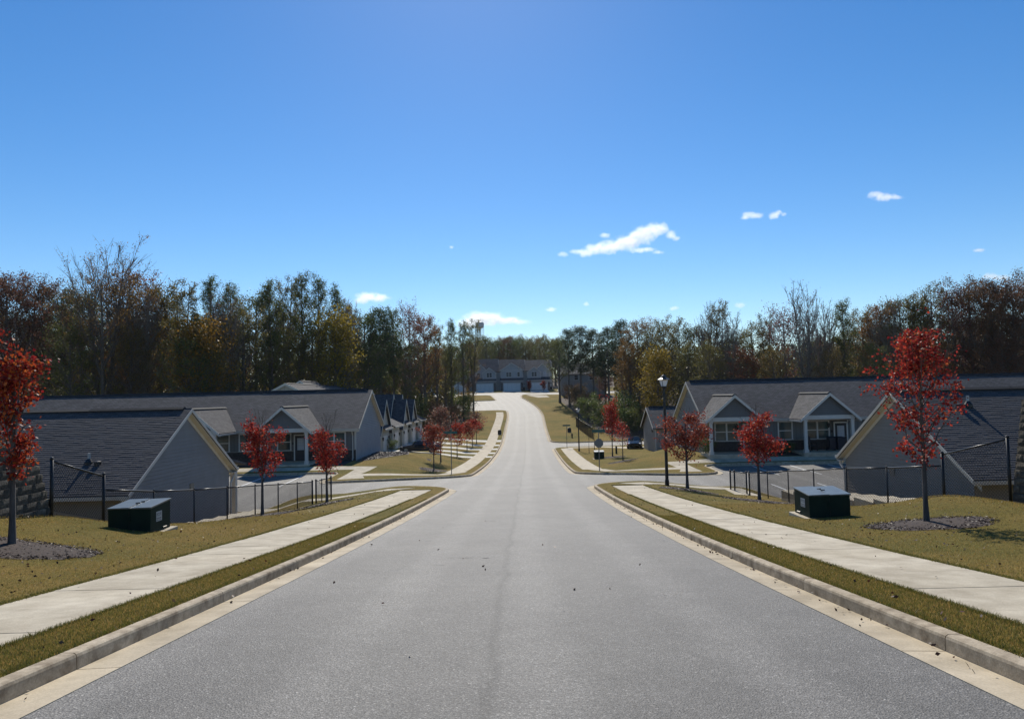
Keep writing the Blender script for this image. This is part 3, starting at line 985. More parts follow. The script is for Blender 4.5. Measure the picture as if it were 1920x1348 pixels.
def window(parent, x, y, z, w, h, dx=(1, 0, 0), out=(0, -1, 0), nsash=1, glass='glass', grid=False):
    """window centred at x,y with its sill at z, in a wall running along dx and facing out"""
    dx = Vector(dx); out = Vector(out); up = Vector((0, 0, 1))
    c0 = Vector((x, y, z))
    def P(u, v, o):
        return tuple(c0 + dx * u + up * v + out * o)
    def bar(m, u0, u1, v0, v1, o0, o1):
        m.hexa([P(u0, v0, o0), P(u1, v0, o0), P(u1, v0, o1), P(u0, v0, o1), P(u0, v1, o0), P(u1, v1, o0), P(u1, v1, o1), P(u0, v1, o1)])
    t = 0.09
    m = MB()
    bar(m, -w / 2 - t, w / 2 + t, h, h + t, 0.002, 0.06)
    bar(m, -w / 2 - t - 0.03, w / 2 + t + 0.03, -t, 0, 0.002, 0.09)
    bar(m, -w / 2 - t, -w / 2, 0, h, 0.002, 0.06)
    bar(m, w / 2, w / 2 + t, 0, h, 0.002, 0.06)
    for k in range(1, nsash):
        u = -w / 2 + w * k / nsash
        bar(m, u - 0.06, u + 0.06, 0, h, 0.002, 0.05)
    fr = m.build('window', 'window_frame', parent)
    sw = w / nsash
    for k in range(nsash):
        u0 = -w / 2 + sw * k + (0.06 if k else 0); u1 = -w / 2 + sw * (k + 1) - (0.06 if k < nsash - 1 else 0)
        for v0, v1, o in ((0, h / 2, 0.012), (h / 2, h, 0.022)):
            g = MB(); bar(g, u0 + 0.03, u1 - 0.03, v0 + 0.03, v1 - 0.03, 0.003, o)
            g.build('pane', glass, fr)
        s = MB()
        bar(s, u0, u1, h / 2 - 0.03, h / 2 + 0.03, 0.003, 0.035)
        if grid:
            um = (u0 + u1) / 2
            bar(s, um - 0.012, um + 0.012, h / 2 + 0.03, h - 0.03, 0.003, 0.03)
            bar(s, um - 0.012, um + 0.012, 0.03, h / 2 - 0.03, 0.003, 0.024)
        s.build('sash', 'window_frame', fr)
    return fr

def gutter_pipe(parent, x, y, ztop, zbot, out=(0, -1, 0), mat='trim', off=0.35):
    o = Vector(out)
    p = [Vector((x, y, ztop)) + o * off, Vector((x, y, ztop - 0.18)) + o * off, Vector((x, y, ztop - 0.5)) + o * 0.08, Vector((x, y, zbot + 0.2)) + o * 0.08, Vector((x, y, zbot + 0.03)) + o * 0.3]
    return MB().tube(p, 0.05, 6).build('downspout', mat, parent)

def ridge_cap(parent, x0, x1, y, z, axis='x', gaps=()):
    """dark ridge vent along the top of a roof, laid in lengths"""
    a = x0
    k = 0
    while a < x1 - 0.05:
        b = min(a + 4.9, x1)
        hgt = (0.05 if k % 3 != 2 else 0.03) + (0.07 if axis == 'x' and y > 45 else 0.0)
        m = MB()
        if axis == 'x':
            m.prism([(a, y - 0.2, z - 0.05), (a, y + 0.2, z - 0.05), (a, y + 0.04, z + hgt), (a, y - 0.04, z + hgt)], (b - a - 0.02, 0, 0))
        else:
            m.prism([(y + 0.2, a, z - 0.05), (y - 0.2, a, z - 0.05), (y - 0.04, a, z + hgt), (y + 0.04, a, z + hgt)], (0, b - a - 0.02, 0))
        m.build('ridge_vent', 'ridge', parent)
        a = b; k += 1

def planks(parent, corner_a, along, width_at, z0, z1, step, mat, out, limit=None, joined=False):
    """lap siding boards: width_at(z) -> (u0, u1) along the wall"""
    A = Vector(corner_a); al = Vector(along); o = Vector(out)
    z = z0
    mj = MB()
    while z < z1 - 0.02:
        zt = min(z + step, z1)
        u0, u1 = width_at(z); v0, v1 = width_at(zt)
        if u1 - u0 < 0.05:
            break
        m = mj if joined else MB()
        def P(u, zz, d):
            q = A + al * u + o * d
            return (q.x, q.y, zz)
        zg_ = zt - (0.009 if not joined else 0.02)
        m.hexa([P(u0, z, -0.004), P(u1, z, -0.004), P(u1, z, 0.036), P(u0, z, 0.036), P(v0, zg_, -0.004), P(v1, zg_, -0.004), P(v1, zg_, 0.022), P(v0, zg_, 0.022)])
        if not joined:
            m.build('siding_plank', mat, parent)
        z = zt
    if joined:
        stuff(mj.build('siding', mat, parent))

def wall_lamp(parent, x, y, z, out=(0, -1, 0)):
    o = Vector(out)
    c = Vector((x, y, z)) + o * 0.14
    r = MB().lathe(c.x, c.y, [(0.02, c.z + 0.22), (0.10, c.z + 0.14), (0.09, c.z + 0.12), (0.06, c.z - 0.12), (0.03, c.z - 0.18)], 6).build('wall_lamp', 'black', parent)
    MB().tube([tuple(Vector((x, y, z + 0.05))), tuple(c + Vector((0, 0, 0.05)))], 0.02, 5).build('bracket', 'black', r)

def entry_door(parent, x, y, z, w=0.92, h=2.05, out=(0, -1, 0), dx=(1, 0, 0), lite=True):
    dx = Vector(dx); out = Vector(out); up = Vector((0, 0, 1)); c0 = Vector((x, y, z))
    def bar(m, u0, u1, v0, v1, o0, o1):
        m.hexa([tuple(c0 + dx * u + up * v + out * o) for u, v, o in ((u0, v0, o0), (u1, v0, o0), (u1, v0, o1), (u0, v0, o1), (u0, v1, o0), (u1, v1, o0), (u1, v1, o1), (u0, v1, o1))])
    m = MB(); bar(m, -w / 2, w / 2, 0, h, 0.002, 0.05); d = m.build('door', 'door_dark', parent)
    f = MB(); bar(f, -w / 2 - 0.1, -w / 2, 0, h + 0.1, 0.002, 0.07); bar(f, w / 2, w / 2 + 0.1, 0, h + 0.1, 0.002, 0.07); bar(f, -w / 2, w / 2, h, h + 0.1, 0.002, 0.07)
    f.build('door_frame', 'window_frame', d)
    if lite:
        g = MB(); bar(g, -w * 0.3, w * 0.3, h * 0.42, h * 0.9, 0.05, 0.058); g.build('pane', 'blind', d)
        b = MB()
        for k in range(1, 3):
            bar(b, -w * 0.3 + w * 0.6 * k / 3 - 0.008, -w * 0.3 + w * 0.6 * k / 3 + 0.008, h * 0.42, h * 0.9, 0.058, 0.064)
        for k in range(1, 4):
            zz = h * 0.42 + h * 0.48 * k / 4
            bar(b, -w * 0.3, w * 0.3, zz - 0.008, zz + 0.008, 0.058, 0.063)
        b.build('grille', 'window_frame', d)
    MB().tube([tuple(c0 + dx * (w * 0.4) + up * 1.0 + out * 0.05), tuple(c0 + dx * (w * 0.4) + up * 1.0 + out * 0.11)], 0.03, 6).build('handle', 'galv', d)
    return d

# ------------------------------------------------------------------ the two long cottage rows that face the camera
def cottage_row(name, label, xe, xfar, yf, yb, zb, eave, ridge, porches, yp, units, side, mats):
    """xe: end nearest the road; xfar: far end. side=+1 when the near end is the right (+x) end."""
    t = thing(name, label, 'house', (0, 0, 0))
    x0, x1 = min(xe, xfar), max(xe, xfar)
    yr = (yf + yb) / 2
    zw = zb + eave
    zr = ridge
    oh = 0.38; ohx = 0.32
    sl = (zr - zw) / (yr - yf)
    w = MB()
    prof = [(x0, yf, zb - 0.6), (x0, yb, zb - 0.6), (x0, yb, zw), (x0, yr, zr - 0.14), (x0, yf, zw)]
    w.prism(prof, (x1 - x0, 0, 0))
    w.build('wall', mats['front'], t)
    # gable end towards the road, in lap siding
    out = (1, 0, 0) if side > 0 else (-1, 0, 0)
    def wid(z):
        if z <= zw:
            return (0.0, yb - yf)
        k = (z - zw) / (zr - 0.14 - zw)
        return ((yr - yf) * k, (yb - yf) - (yb - yr) * k)
    planks(t, (xe + 0.001 * side, yf, 0), (0, 1, 0), wid, zb - 0.2, zr - 0.2, 0.16, mats['gable'], out, joined=True)
    zeave = zw - sl * oh + 0.14
    roof_slab(t, (x0 - ohx, yf - oh, zeave), (x1 + ohx, yf - oh, zeave), (x1 + ohx, yr, zr + 0.02), (x0 - ohx, yr, zr + 0.02))
    roof_slab(t, (x1 + ohx, yb + oh, zeave), (x0 - ohx, yb + oh, zeave), (x0 - ohx, yr, zr + 0.02), (x1 + ohx, yr, zr + 0.02))
    ridge_cap(t, x0, x1, yr, zr + 0.02)
    # fascia, rake boards, gutter
    MB().box(x0 - ohx, x1 + ohx, yf - oh - 0.03, yf - oh - 0.002, zeave - 0.26, zeave - 0.1).build('fascia', 'trim', t)
    MB().box(x0 - ohx, x1 + ohx, yf - oh, yf - 0.01, zeave - 0.24, zeave - 0.2).build('soffit', 'trim', t)
    MB().prism([(x0 - ohx, yf - oh - 0.03, zeave - 0.13), (x0 - ohx, yf - oh - 0.15, zeave - 0.01), (x0 - ohx, yf - oh - 0.16, zeave - 0.01), (x0 - ohx, yf - oh - 0.12, zeave - 0.16), (x0 - ohx, yf - oh - 0.03, zeave - 0.16)], (x1 - x0 + 2 * ohx, 0, 0)).build('gutter', 'trim', t)
    xr = xe + side * (ohx + 0.002)
    for (ya, za, yb_, zb_) in ((yf - oh, zeave, yr, zr + 0.02), (yb + oh, zeave, yr, zr + 0.02)):
        MB().prism([(xr, ya, za - 0.26), (xr, yb_, zb_ - 0.26), (xr, yb_, zb_ - 0.03), (xr, ya, za - 0.03)], (side * 0.03, 0, 0)).build('rake_board', 'trim_cream', t)
        MB().prism([(xr - side * 0.02, ya, za - 0.27), (xr - side * 0.02, yb_, zb_ - 0.27), (xr - side * 0.02, yb_, zb_ - 0.29), (xr - side * 0.02, ya, za - 0.29)], (-side * (ohx - 0.03), 0, 0)).build('rake_soffit', 'trim_cream', t)
    # corner board
    MB().box(xe - 0.12 if side > 0 else xe - 0.03, xe + 0.03 if side > 0 else xe + 0.12, yf - 0.03, yf - 0.001, zb, zw - 0.1).build('corner_board', 'trim', t)
    gutter_pipe(t, xe - side * 0.25, yf, zeave - 0.12, zb)
    # stone base along the front
    MB().box(x0, x1 - 0.01, yf - 0.09, yf - 0.002, zb - 0.4, zb + 0.85).build('stone_base', 'stone', t)
    MB().box(x0, x1 - 0.01, yf - 0.11, yf - 0.004, zb + 0.852, zb + 0.9).build('base_cap', 'block_edge', t)
    for cx in porches:
        hw = 1.95
        zt = zb + 2.55
        zpk = zt + 0.18 + hw * 0.86
        # porch floor
        MB().box(cx - hw - 0.1, cx + hw + 0.1, yp - 0.1, yf - 0.1, zb - 0.5, zb + 0.06).build('porch_floor', 'walk', t)
        for px in (cx - hw + 0.16, cx + hw - 0.16):
            m = MB().box(px - 0.11, px + 0.11, yp + 0.02, yp + 0.24, zb + 0.062, zt - 0.002)
            m.box(px - 0.15, px + 0.15, yp - 0.02, yp + 0.28, zb + 0.061, zb + 0.3)
            m.box(px - 0.14, px + 0.14, yp - 0.01, yp + 0.27, zt - 0.16, zt - 0.003)
            m.build('porch_column', 'trim', t)
        MB().box(cx - hw, cx + hw, yp + 0.005, yp + 0.26, zt, zt + 0.3).build('porch_beam', 'trim', t)
        MB().box(cx - hw, cx + hw, yp + 0.27, yf - 0.003, zt + 0.05, zt + 0.1).build('porch_ceiling', 'trim', t)
        # gable panel: its lap boards
        MB().prism([(cx - hw, yp + 0.03, zt + 0.302), (cx + hw, yp + 0.03, zt + 0.302), (cx, yp + 0.03, zpk + 0.02)], (0, 0.2, 0)).build('porch_gable', mats['pgable'], t)
        # porch roof: two slopes running back into the main roof
        ov = 0.34
        pz = lambda dx: zpk + 0.16 - abs(dx) * 0.86
        for s in (-1, 1):
            ze = pz(hw + ov)
            y_e = yf - oh + (ze - zeave) / sl if ze > zeave else yf - oh + 0.1
            y_r = yf - oh + (pz(0) - zeave) / sl
            pts = [(cx + s * (hw + ov), yp - 0.32, ze), (cx + s * (hw + ov), y_e + 0.05, ze), (cx, y_r + 0.05, pz(0)), (cx, yp - 0.32, pz(0))]
            a, b, c, d = pts if s < 0 else (pts[1], pts[0], pts[3], pts[2])
            roof_slab(t, a, b, c, d, 0.1, name='porch_roof')
            # barge boards
            MB().prism([(cx + s * (hw + ov), yp - 0.355, ze - 0.24), (cx, yp - 0.355, pz(0) - 0.24), (cx, yp - 0.355, pz(0) - 0.01), (cx + s * (hw + ov), yp - 0.355, ze - 0.01)], (0, 0.032, 0)).build('barge_board', 'trim', t)
            MB().prism([(cx + s * (hw + ov), yp - 0.32, ze - 0.235), (cx + s * hw * 0.98, yp - 0.32, pz(hw * 0.98) - 0.235), (cx + s * hw * 0.98, yp + 0.02, pz(hw * 0.98) - 0.235), (cx + s * (hw + ov), yp + 0.02, ze - 0.235)], (0, 0, 0.02)).build('eave_return', 'trim', t)
            MB().box(cx + s * (hw + ov) - 0.06, cx + s * (hw + ov) + 0.06, yp - 0.3, yf - 0.4, ze - 0.2, ze - 0.08).build('gutter', 'trim', t)
        ridge_cap(t, yp - 0.3, yf - oh + (pz(0) - zeave) / sl, cx, pz(0), axis='y')
        gutter_pipe(t, cx + (hw + 0.45) * (1 if side > 0 else -1) * (-1), yf, zeave - 0.12, zb)
    for u in units:
        kind, ux = u[0], u[1]
        if kind == 'door':
            entry_door(t, ux, yf - 0.1, zb + 0.08)
            wall_lamp(t, ux - 0.95, yf - 0.01, zb + 1.95)
            for k in range(3):
                MB().box(ux - 1.14 + 0.2 * k, ux - 1.02 + 0.2 * k, yf - 0.03, yf - 0.002, zb + 1.4, zb + 1.58).build('house_number', 'black', t)
        elif kind == 'win2':
            window(t, ux, yf, zb + 0.78 + 0.16, 1.75, 1.35, nsash=2)
        else:
            window(t, ux, yf, zb + 0.94, 1.0, 1.35)
    base_at(t, (xe, yf, zb))
    return t

A_units = []
for k in range(5):
    x = -18.0 - 7.15 * k
    A_units += [('door', x + 0.35), ('win', x - 1.05), ('win2', x + 3.1)] if k % 2 == 0 else [('door', x - 0.2), ('win', x + 1.0), ('win2', x + 3.3)]
cottage_row('cottage_row', 'long pale grey cottage row with its gable end by a gravel bank', -13.1, -52, 60, 71, -4.9, 2.72, 0.95,
            [-18.0 - 7.15 * k for k in range(5)], 56.4, A_units, +1, {'front': 'side_grey', 'gable': 'side_a', 'pgable': 'side_gable'})
B_units = []
for k in range(4):
    x = 16.8 + 7.2 * k
    B_units += [('win2', x + 0.1), ('door', x + 2.0 - 0.1), ('win', x + 4.75)]
cottage_row('cottage_row', 'grey cottage row across the right parking lot with bins on its porch', 15.3, 54, 57.4, 67.4, -4.75, 2.72, 1.0,
            [16.8 + 7.2 * k for k in range(4)], 54.9, B_units, -1, {'front': 'side_b', 'gable': 'side_beige', 'pgable': 'side_gable'})

# ------------------------------------------------------------------ the two nearer cottages, seen from the back and the gable end
def near_cottage(name, label, xe, xfar, yf, yb, zb, eave, ridge, side, gable_mat, pipe_xy):
    """yf: front (far side), yb: back (camera side)."""
    t = thing(name, label, 'house')
    x0, x1 = min(xe, xfar), max(xe, xfar)
    yr = (yf + yb) / 2
    zw = zb + eave; zr = ridge
    oh = 0.42; ohx = 0.3
    sl = (zr - zw) / (yr - yb)
    MB().prism([(x0, yb, zb - 0.5), (x0, yf, zb - 0.5), (x0, yf, zw), (x0, yr, zr - 0.14), (x0, yb, zw)], (x1 - x0, 0, 0)).build('wall', 'side_tan' if side < 0 else 'side_tan', t)
    out = (side, 0, 0)
    def wid(z):
        if z <= zw:
            return (0.0, yf - yb)
        k = (z - zw) / (zr - 0.14 - zw)
        return ((yr - yb) * k, (yf - yb) - (yf - yr) * k)
    planks(t, (xe + 0.001 * side, yb, 0), (0, 1, 0), wid, zb - 0.3, zr - 0.2, 0.155, gable_mat, out)
    zeave = zw - sl * oh + 0.14
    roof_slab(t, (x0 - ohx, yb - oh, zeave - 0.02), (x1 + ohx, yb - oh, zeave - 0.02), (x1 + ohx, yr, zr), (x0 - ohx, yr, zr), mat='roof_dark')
    roof_slab(t, (x1 + ohx, yf + oh, zeave), (x0 - ohx, yf + oh, zeave), (x0 - ohx, yr, zr + 0.02), (x1 + ohx, yr, zr + 0.02))
    ridge_cap(t, x0, x1, yr, zr + 0.03)
    # real shingles on the slope that faces the camera
    sd = Vector((0, yr - yb + oh, zr - zeave)); slen = sd.length; sd.normalize()
    nrm = Vector((0, -sd.z, sd.y))
    exp_, tabw = 0.142, 0.31
    rows = int(slen / exp_)
    span = 9.5
    xs0, xs1 = (x1 + ohx - span, x1 + ohx) if side > 0 else (x0 - ohx, x0 - ohx + span)
    org = Vector((0, yb - oh, zeave - 0.02))
    cells = []
    for r_ in range(rows):
        offx = (r_ % 2) * tabw * 0.5 + rnd.uniform(-0.05, 0.05)
        x = xs0 - offx
        while x < xs1:
            wv = tabw * rnd.uniform(0.8, 1.25)
            a, b = max(x, xs0), min(x + wv, xs1)
            if b - a > 0.04:
                cells.append((r_, a, b))
            x += wv
    def key(c):
        p = org + sd * (c[0] * exp_)
        return p.y ** 2 + ((c[1] + c[2]) / 2) ** 2
    cells.sort(key=key)
    mj = MB()
    for i, (r_, a, b) in enumerate(cells):
        m = MB() if i < 300 else mj
        lift = rnd.choice((0.015, 0.017, 0.019, 0.022))
        s0 = r_ * exp_ - rnd.uniform(0, 0.012); s1 = r_ * exp_ + exp_ * 1.15
        p0 = org + sd * max(0, s0 - 0.0); p1 = org + sd * min(s1, slen)
        q = []
        for (p, up) in ((p0, 0.002), (p1, 0.001)):
            for xx in (a + 0.004, b - 0.004):
                q.append(Vector((xx, p.y, p.z)) + nrm * up)
        bl, br, tl, tr = q
        hi = nrm * lift; hi2 = nrm * 0.006
        m.hexa([tuple(bl), tuple(br), tuple(tr), tuple(tl), tuple(bl + hi), tuple(br + hi), tuple(tr + hi2), tuple(tl + hi2)])
        if i < 300:
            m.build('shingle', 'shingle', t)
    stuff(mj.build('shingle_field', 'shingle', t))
    # trims on the gable end
    xr = xe + side * (ohx + 0.002)
    for (ya, yb_) in ((yb - oh, yr), (yf + oh, yr)):
        za, zb_ = zeave, zr
        MB().prism([(xr, ya, za - 0.17), (xr, yb_, zb_ - 0.17), (xr, yb_, zb_ - 0.02), (xr, ya, za - 0.02)], (side * 0.03, 0, 0)).build('rake_board', 'trim_cream' if side < 0 else 'trim', t)
        MB().prism([(xr - side * 0.02, ya, za - 0.2), (xr - side * 0.02, yb_, zb_ - 0.2), (xr - side * 0.02, yb_, zb_ - 0.23), (xr - side * 0.02, ya, za - 0.23)], (-side * (ohx - 0.03), 0, 0)).build('rake_soffit', 'trim_cream', t)
        MB().prism([(xe + side * 0.028, ya, za - 0.42), (xe + side * 0.028, yb_, zb_ - 0.42), (xe + side * 0.028, yb_, zb_ - 0.24), (xe + side * 0.028, ya, za - 0.24)], (side * 0.02, 0, 0)).build('frieze_board', 'trim_cream', t)
    # front eave: fascia, gutter and boxed return
    MB().box(x0 - ohx, x1 + ohx, yf + oh, yf + oh + 0.03, zeave - 0.24, zeave - 0.1).build('fascia', 'trim', t)
    MB().box(x0 - ohx, x1 + ohx, yf + 0.02, yf + oh - 0.002, zeave - 0.26, zeave - 0.22).build('soffit', 'trim', t)
    MB().box(x0 - ohx - 0.03, x1 + ohx + 0.03, yf + oh + 0.032, yf + oh + 0.15, zeave - 0.14, zeave - 0.01).build('gutter', 'trim', t)
    MB().box(x0 - ohx, x1 + ohx, yb - oh - 0.03, yb - oh - 0.002, zeave - 0.2, zeave - 0.06).build('fascia', 'trim', t)
    xc_ = xe + side * 0.03
    pts = [(xe + side * 0.12, yf + oh + 0.09, zeave - 0.14), (xe + side * 0.12, yf + oh + 0.05, zeave - 0.4), (xe + side * 0.13, yf - 0.02, zeave - 0.75), (xe + side * 0.13, yf - 0.05, zb + 0.1)]
    MB().tube(pts, 0.055, 6).build('downspout', 'trim', t)
    # gable vent box
    MB().box(*( (xe, xe + 0.06) if side > 0 else (xe - 0.06, xe)), (yb + yf) / 2 - 0.1 + 0.5, (yb + yf) / 2 + 0.28 + 0.5, zb + 2.05, zb + 2.38).build('gable_vent', 'galv', t)
    px, py = pipe_xy
    pz = zeave - 0.02 + (py - (yb - oh)) * sl
    MB().lathe(px, py, [(0.055, pz - 0.1), (0.055, pz + 0.36)], 8).build('vent_pipe', 'pvc', t)
    MB().lathe(px, py - 0.02, [(0.17, pz - 0.13), (0.16, pz + 0.0), (0.075, pz + 0.13)], 8).build('pipe_flashing', 'black', t)
    MB().lathe(px + side * 0.42, py - 0.12, [(0.14, pz - 0.2), (0.13, pz + 0.02), (0.02, pz + 0.05)], 8).build('pipe_cap_shadow', 'black', t)  # squat black form standing in for the shadow of the pipe's cap
    base_at(t, (xe, (yf + yb) / 2, zb))
    return t

nc = near_cottage('cottage', 'nearest left cottage with dark shingled back slope and blue grey gable', -15.0, -34, 38.0, 28.0, -6.0, 2.75, -0.18, +1, 'side_blue', (-17.3, 29.45))
# porch corner of the left cottage
for nm, b, mt in (('porch_column', (-15.42, -15.14, 39.3, 39.58, -6.0, -3.35), 'trim'), ('porch_beam', (-18.2, -15.12, 39.28, 39.6, -3.348, -3.1), 'trim'), ('porch_floor', (-19, -15.0, 38.01, 39.8, -6.2, -5.97), 'walk')):
    o = MB().box(*b).build(nm, mt, nc); o.location = -nc.location
o = roof_slab(nc, (-14.75, 39.95, -3.28), (-19.5, 39.95, -3.28), (-19.5, 37.95, -2.9), (-14.75, 37.95, -2.9), name='porch_roof'); o.location = -nc.location
near_cottage('cottage', 'nearest right cottage with dark shingled back slope and warm grey gable behind the fence', 16.6, 36, 36.2, 26.2, -5.85, 2.68, -0.10, -1, 'side_tan', (18.9, 30.0))

# things on the right cottage row's porch
def wheelie_bin(x, y, z, label, rz=0.0):
    t = thing('wheeled_bin', label, 'bin', (x, y, z), rz, 'bins on the porch')
    MB().hexa([(-0.22, -0.26, 0.08), (0.22, -0.26, 0.08), (0.22, 0.24, 0.08), (-0.22, 0.24, 0.08), (-0.28, -0.33, 0.98), (0.28, -0.33, 0.98), (0.28, 0.3, 0.98), (-0.28, 0.3, 0.98)]).build('body', 'bin', t)
    MB().hexa([(-0.3, -0.35, 0.982), (0.3, -0.35, 0.982), (0.3, 0.36, 0.982), (-0.3, 0.36, 0.982), (-0.27, -0.3, 1.04), (0.27, -0.3, 1.04), (0.29, 0.34, 1.07), (-0.29, 0.34, 1.07)]).build('lid', 'bin', t)
    for s in (-1, 1):
        MB().tube([(s * 0.24, 0.26, 0.11), (s * 0.31, 0.26, 0.11)], 0.11, 10).build('wheel', 'tyre', t)
wheelie_bin(24.75, 56.4, -4.68, 'dark wheeled bin standing in front of the porch window')
wheelie_bin(25.25, 56.1, -4.68, 'dark wheeled bin standing beside the porch door')
def porch_chair(x, y, z, label, rz=0.0):
    t = thing('porch_chair', label, 'chair', (x, y, z), rz)
    MB().box(-0.32, 0.32, -0.3, 0.32, 0.32, 0.46).build('seat', 'chair', t, bevel=0.03)
    MB().hexa([(-0.32, 0.24, 0.462), (0.32, 0.24, 0.462), (0.32, 0.36, 0.462), (-0.32, 0.36, 0.462), (-0.30, 0.36, 1.12), (0.30, 0.36, 1.12), (0.30, 0.46, 1.12), (-0.30, 0.46, 1.12)]).build('backrest', 'chair', t, bevel=0.02)
    for sx in (-1, 1):
        MB().box(sx * 0.36 - 0.04, sx * 0.36 + 0.04, -0.3, 0.34, 0.58, 0.64).build('armrest', 'chair', t)
        for yy in (-0.26, 0.28):
            MB().box(sx * 0.36 - 0.035, sx * 0.36 + 0.035, yy - 0.035, yy + 0.035, 0.0, 0.578).build('leg', 'chair', t)
porch_chair(23.1, 56.3, -4.68, 'dark padded armchair on the porch behind its left column', 0.4)

# ------------------------------------------------------------------ garage row on the left of the far road
def garage_row():
    t = thing('garage_row', 'row of attached homes with steep dark gables and white garage doors facing the road', 'house')
    xw = -14.0; xb = -33.0; y0, y1 = 75.0, 113.0
    zb = -5.95; zw = -2.95; xr = -23.6; zr = 2.0
    MB().prism([(xw - 1.2, y0, zb - 0.5), (xb, y0, zb - 0.5), (xb, y0, zw), (xr, y0, zr - 0.15), (xw - 1.2, y0, zw + 0.5)], (0, y1 - y0, 0)).build('wall', 'side_cream', t)
    roof_slab(t, (xw - 0.6, y0 - 0.3, zw + 0.3), (xw - 0.6, y1 + 0.3, zw + 0.3), (xr, y1 + 0.3, zr), (xr, y0 - 0.3, zr))
    roof_slab(t, (xb - 0.4, y1 + 0.3, zw - 0.1), (xb - 0.4, y0 - 0.3, zw - 0.1), (xr, y0 - 0.3, zr), (xr, y1 + 0.3, zr))
    ridge_cap(t, y0, y1, xr, zr, axis='y')
    for s, xa, za in ((1, xw - 0.6, zw + 0.3), (-1, xb - 0.4, zw - 0.1)):
        MB().prism([(xa, y0 - 0.33, za - 0.26), (xr, y0 - 0.33, zr - 0.26), (xr, y0 - 0.33, zr), (xa, y0 - 0.33, za)], (0, 0.028, 0)).build('rake_board', 'trim_cream', t)
    cents = [78.6, 86.0, 93.4, 100.8, 108.2]
    for i, c in enumerate(cents):
        # garage bay standing proud of the main wall
        MB().box(xw - 2.5, xw, c - 2.35, c + 2.35, zb - 0.5, zw + 0.05).build('garage_bay', 'side_cream', t)
        d = MB()
        for k in range(4):
            z0 = zb + 0.02 + k * 0.53
            d.box(xw + 0.002, xw + 0.05, c - 1.35, c + 1.35, z0, z0 + 0.5)
        gd = d.build('garage_door', 'garage', t)
        MB().box(xw + 0.002, xw + 0.03, c - 1.35, c + 1.35, zb, zb + 2.14).build('door_backing', 'trim', gd)
        m = MB()
        m.box(xw + 0.002, xw + 0.07, c - 1.48, c - 1.36, zb, zb + 2.2); m.box(xw + 0.002, xw + 0.07, c + 1.36, c + 1.48, zb, zb + 2.2); m.box(xw + 0.002, xw + 0.07, c - 1.48, c + 1.48, zb + 2.2, zb + 2.32)
        m.build('door_frame', 'trim', gd)
        for s in (-1, 1):
            wall_lamp(t, xw, c + s * 1.85, zb + 1.8, (1, 0, 0))
            MB().box(xw - 0.1, xw + 0.02, c + s * 2.35 - 0.06, c + s * 2.35 + 0.06, zb, zw).build('corner_board', 'trim', t)
        # entry recess between the bays
        entry_door(t, xw - 1.2, c + 3.2, zb + 0.05, out=(1, 0, 0), dx=(0, 1, 0), lite=False)
        if i in (0, 2, 3):
            for n_, (hw, zt, xf, xbk) in enumerate(((3.0, 0.05, xw - 0.05, xr + 2.0), (3.35, 0.75, xw - 1.7, xr + 0.6))):
                zbt = zw - 0.15 + 0.25 * n_
                MB().prism([(xf, c - hw + 0.05, zbt), (xf, c + hw - 0.05, zbt), (xf, c, zt - 0.14)], (-1.6, 0, 0)).build('gable_wall', 'side_cream', t)
                for s in (-1, 1):
                    ov = 0.5
                    ze = zbt - (zt - zbt) / hw * ov
                    p = [(xf + 0.28, c + s * (hw + ov), ze), (xbk, c + s * (hw + ov), ze), (xbk, c, zt), (xf + 0.28, c, zt)]
                    q = p if s > 0 else (p[1], p[0], p[3], p[2])
                    roof_slab(t, *q, 0.13, mat='roof_dark', name='gable_roof')
                    MB().prism([(xf + 0.282, c + s * (hw + ov), ze - 0.26), (xf + 0.282, c, zt - 0.26), (xf + 0.282, c, zt), (xf + 0.282, c + s * (hw + ov), ze)], (0.03, 0, 0)).build('rake_board', 'trim_cream', t)
            roof_slab(t, (xw + 0.5, c - 2.5, zw - 0.12), (xw + 0.5, c + 2.5, zw - 0.12), (xw + 0.0, c + 2.5, zw + 0.22), (xw + 0.0, c - 2.5, zw + 0.22), 0.1, mat='roof_dark', name='skirt_roof')
            MB().box(xw + 0.502, xw + 0.54, c - 2.5, c + 2.5, zw - 0.3, zw - 0.12).build('fascia', 'trim_cream', t)
        else:
            roof_slab(t, (xw + 0.5, c - 3.4, zw - 0.1), (xw + 0.5, c + 3.4, zw - 0.1), (xw - 2.6, c + 3.4, zw + 1.35), (xw - 2.6, c - 3.4, zw + 1.35), 0.14, name='skirt_roof')
            MB().box(xw + 0.502, xw + 0.54, c - 3.4, c + 3.4, zw - 0.28, zw - 0.1).build('fascia', 'trim_cream', t)
    # cross gable at the back, seen above the cottage row's ridge
    for cx in (-25.2, -21.4):
        pass
    base_at(t, (xw, y0, zb))
garage_row()

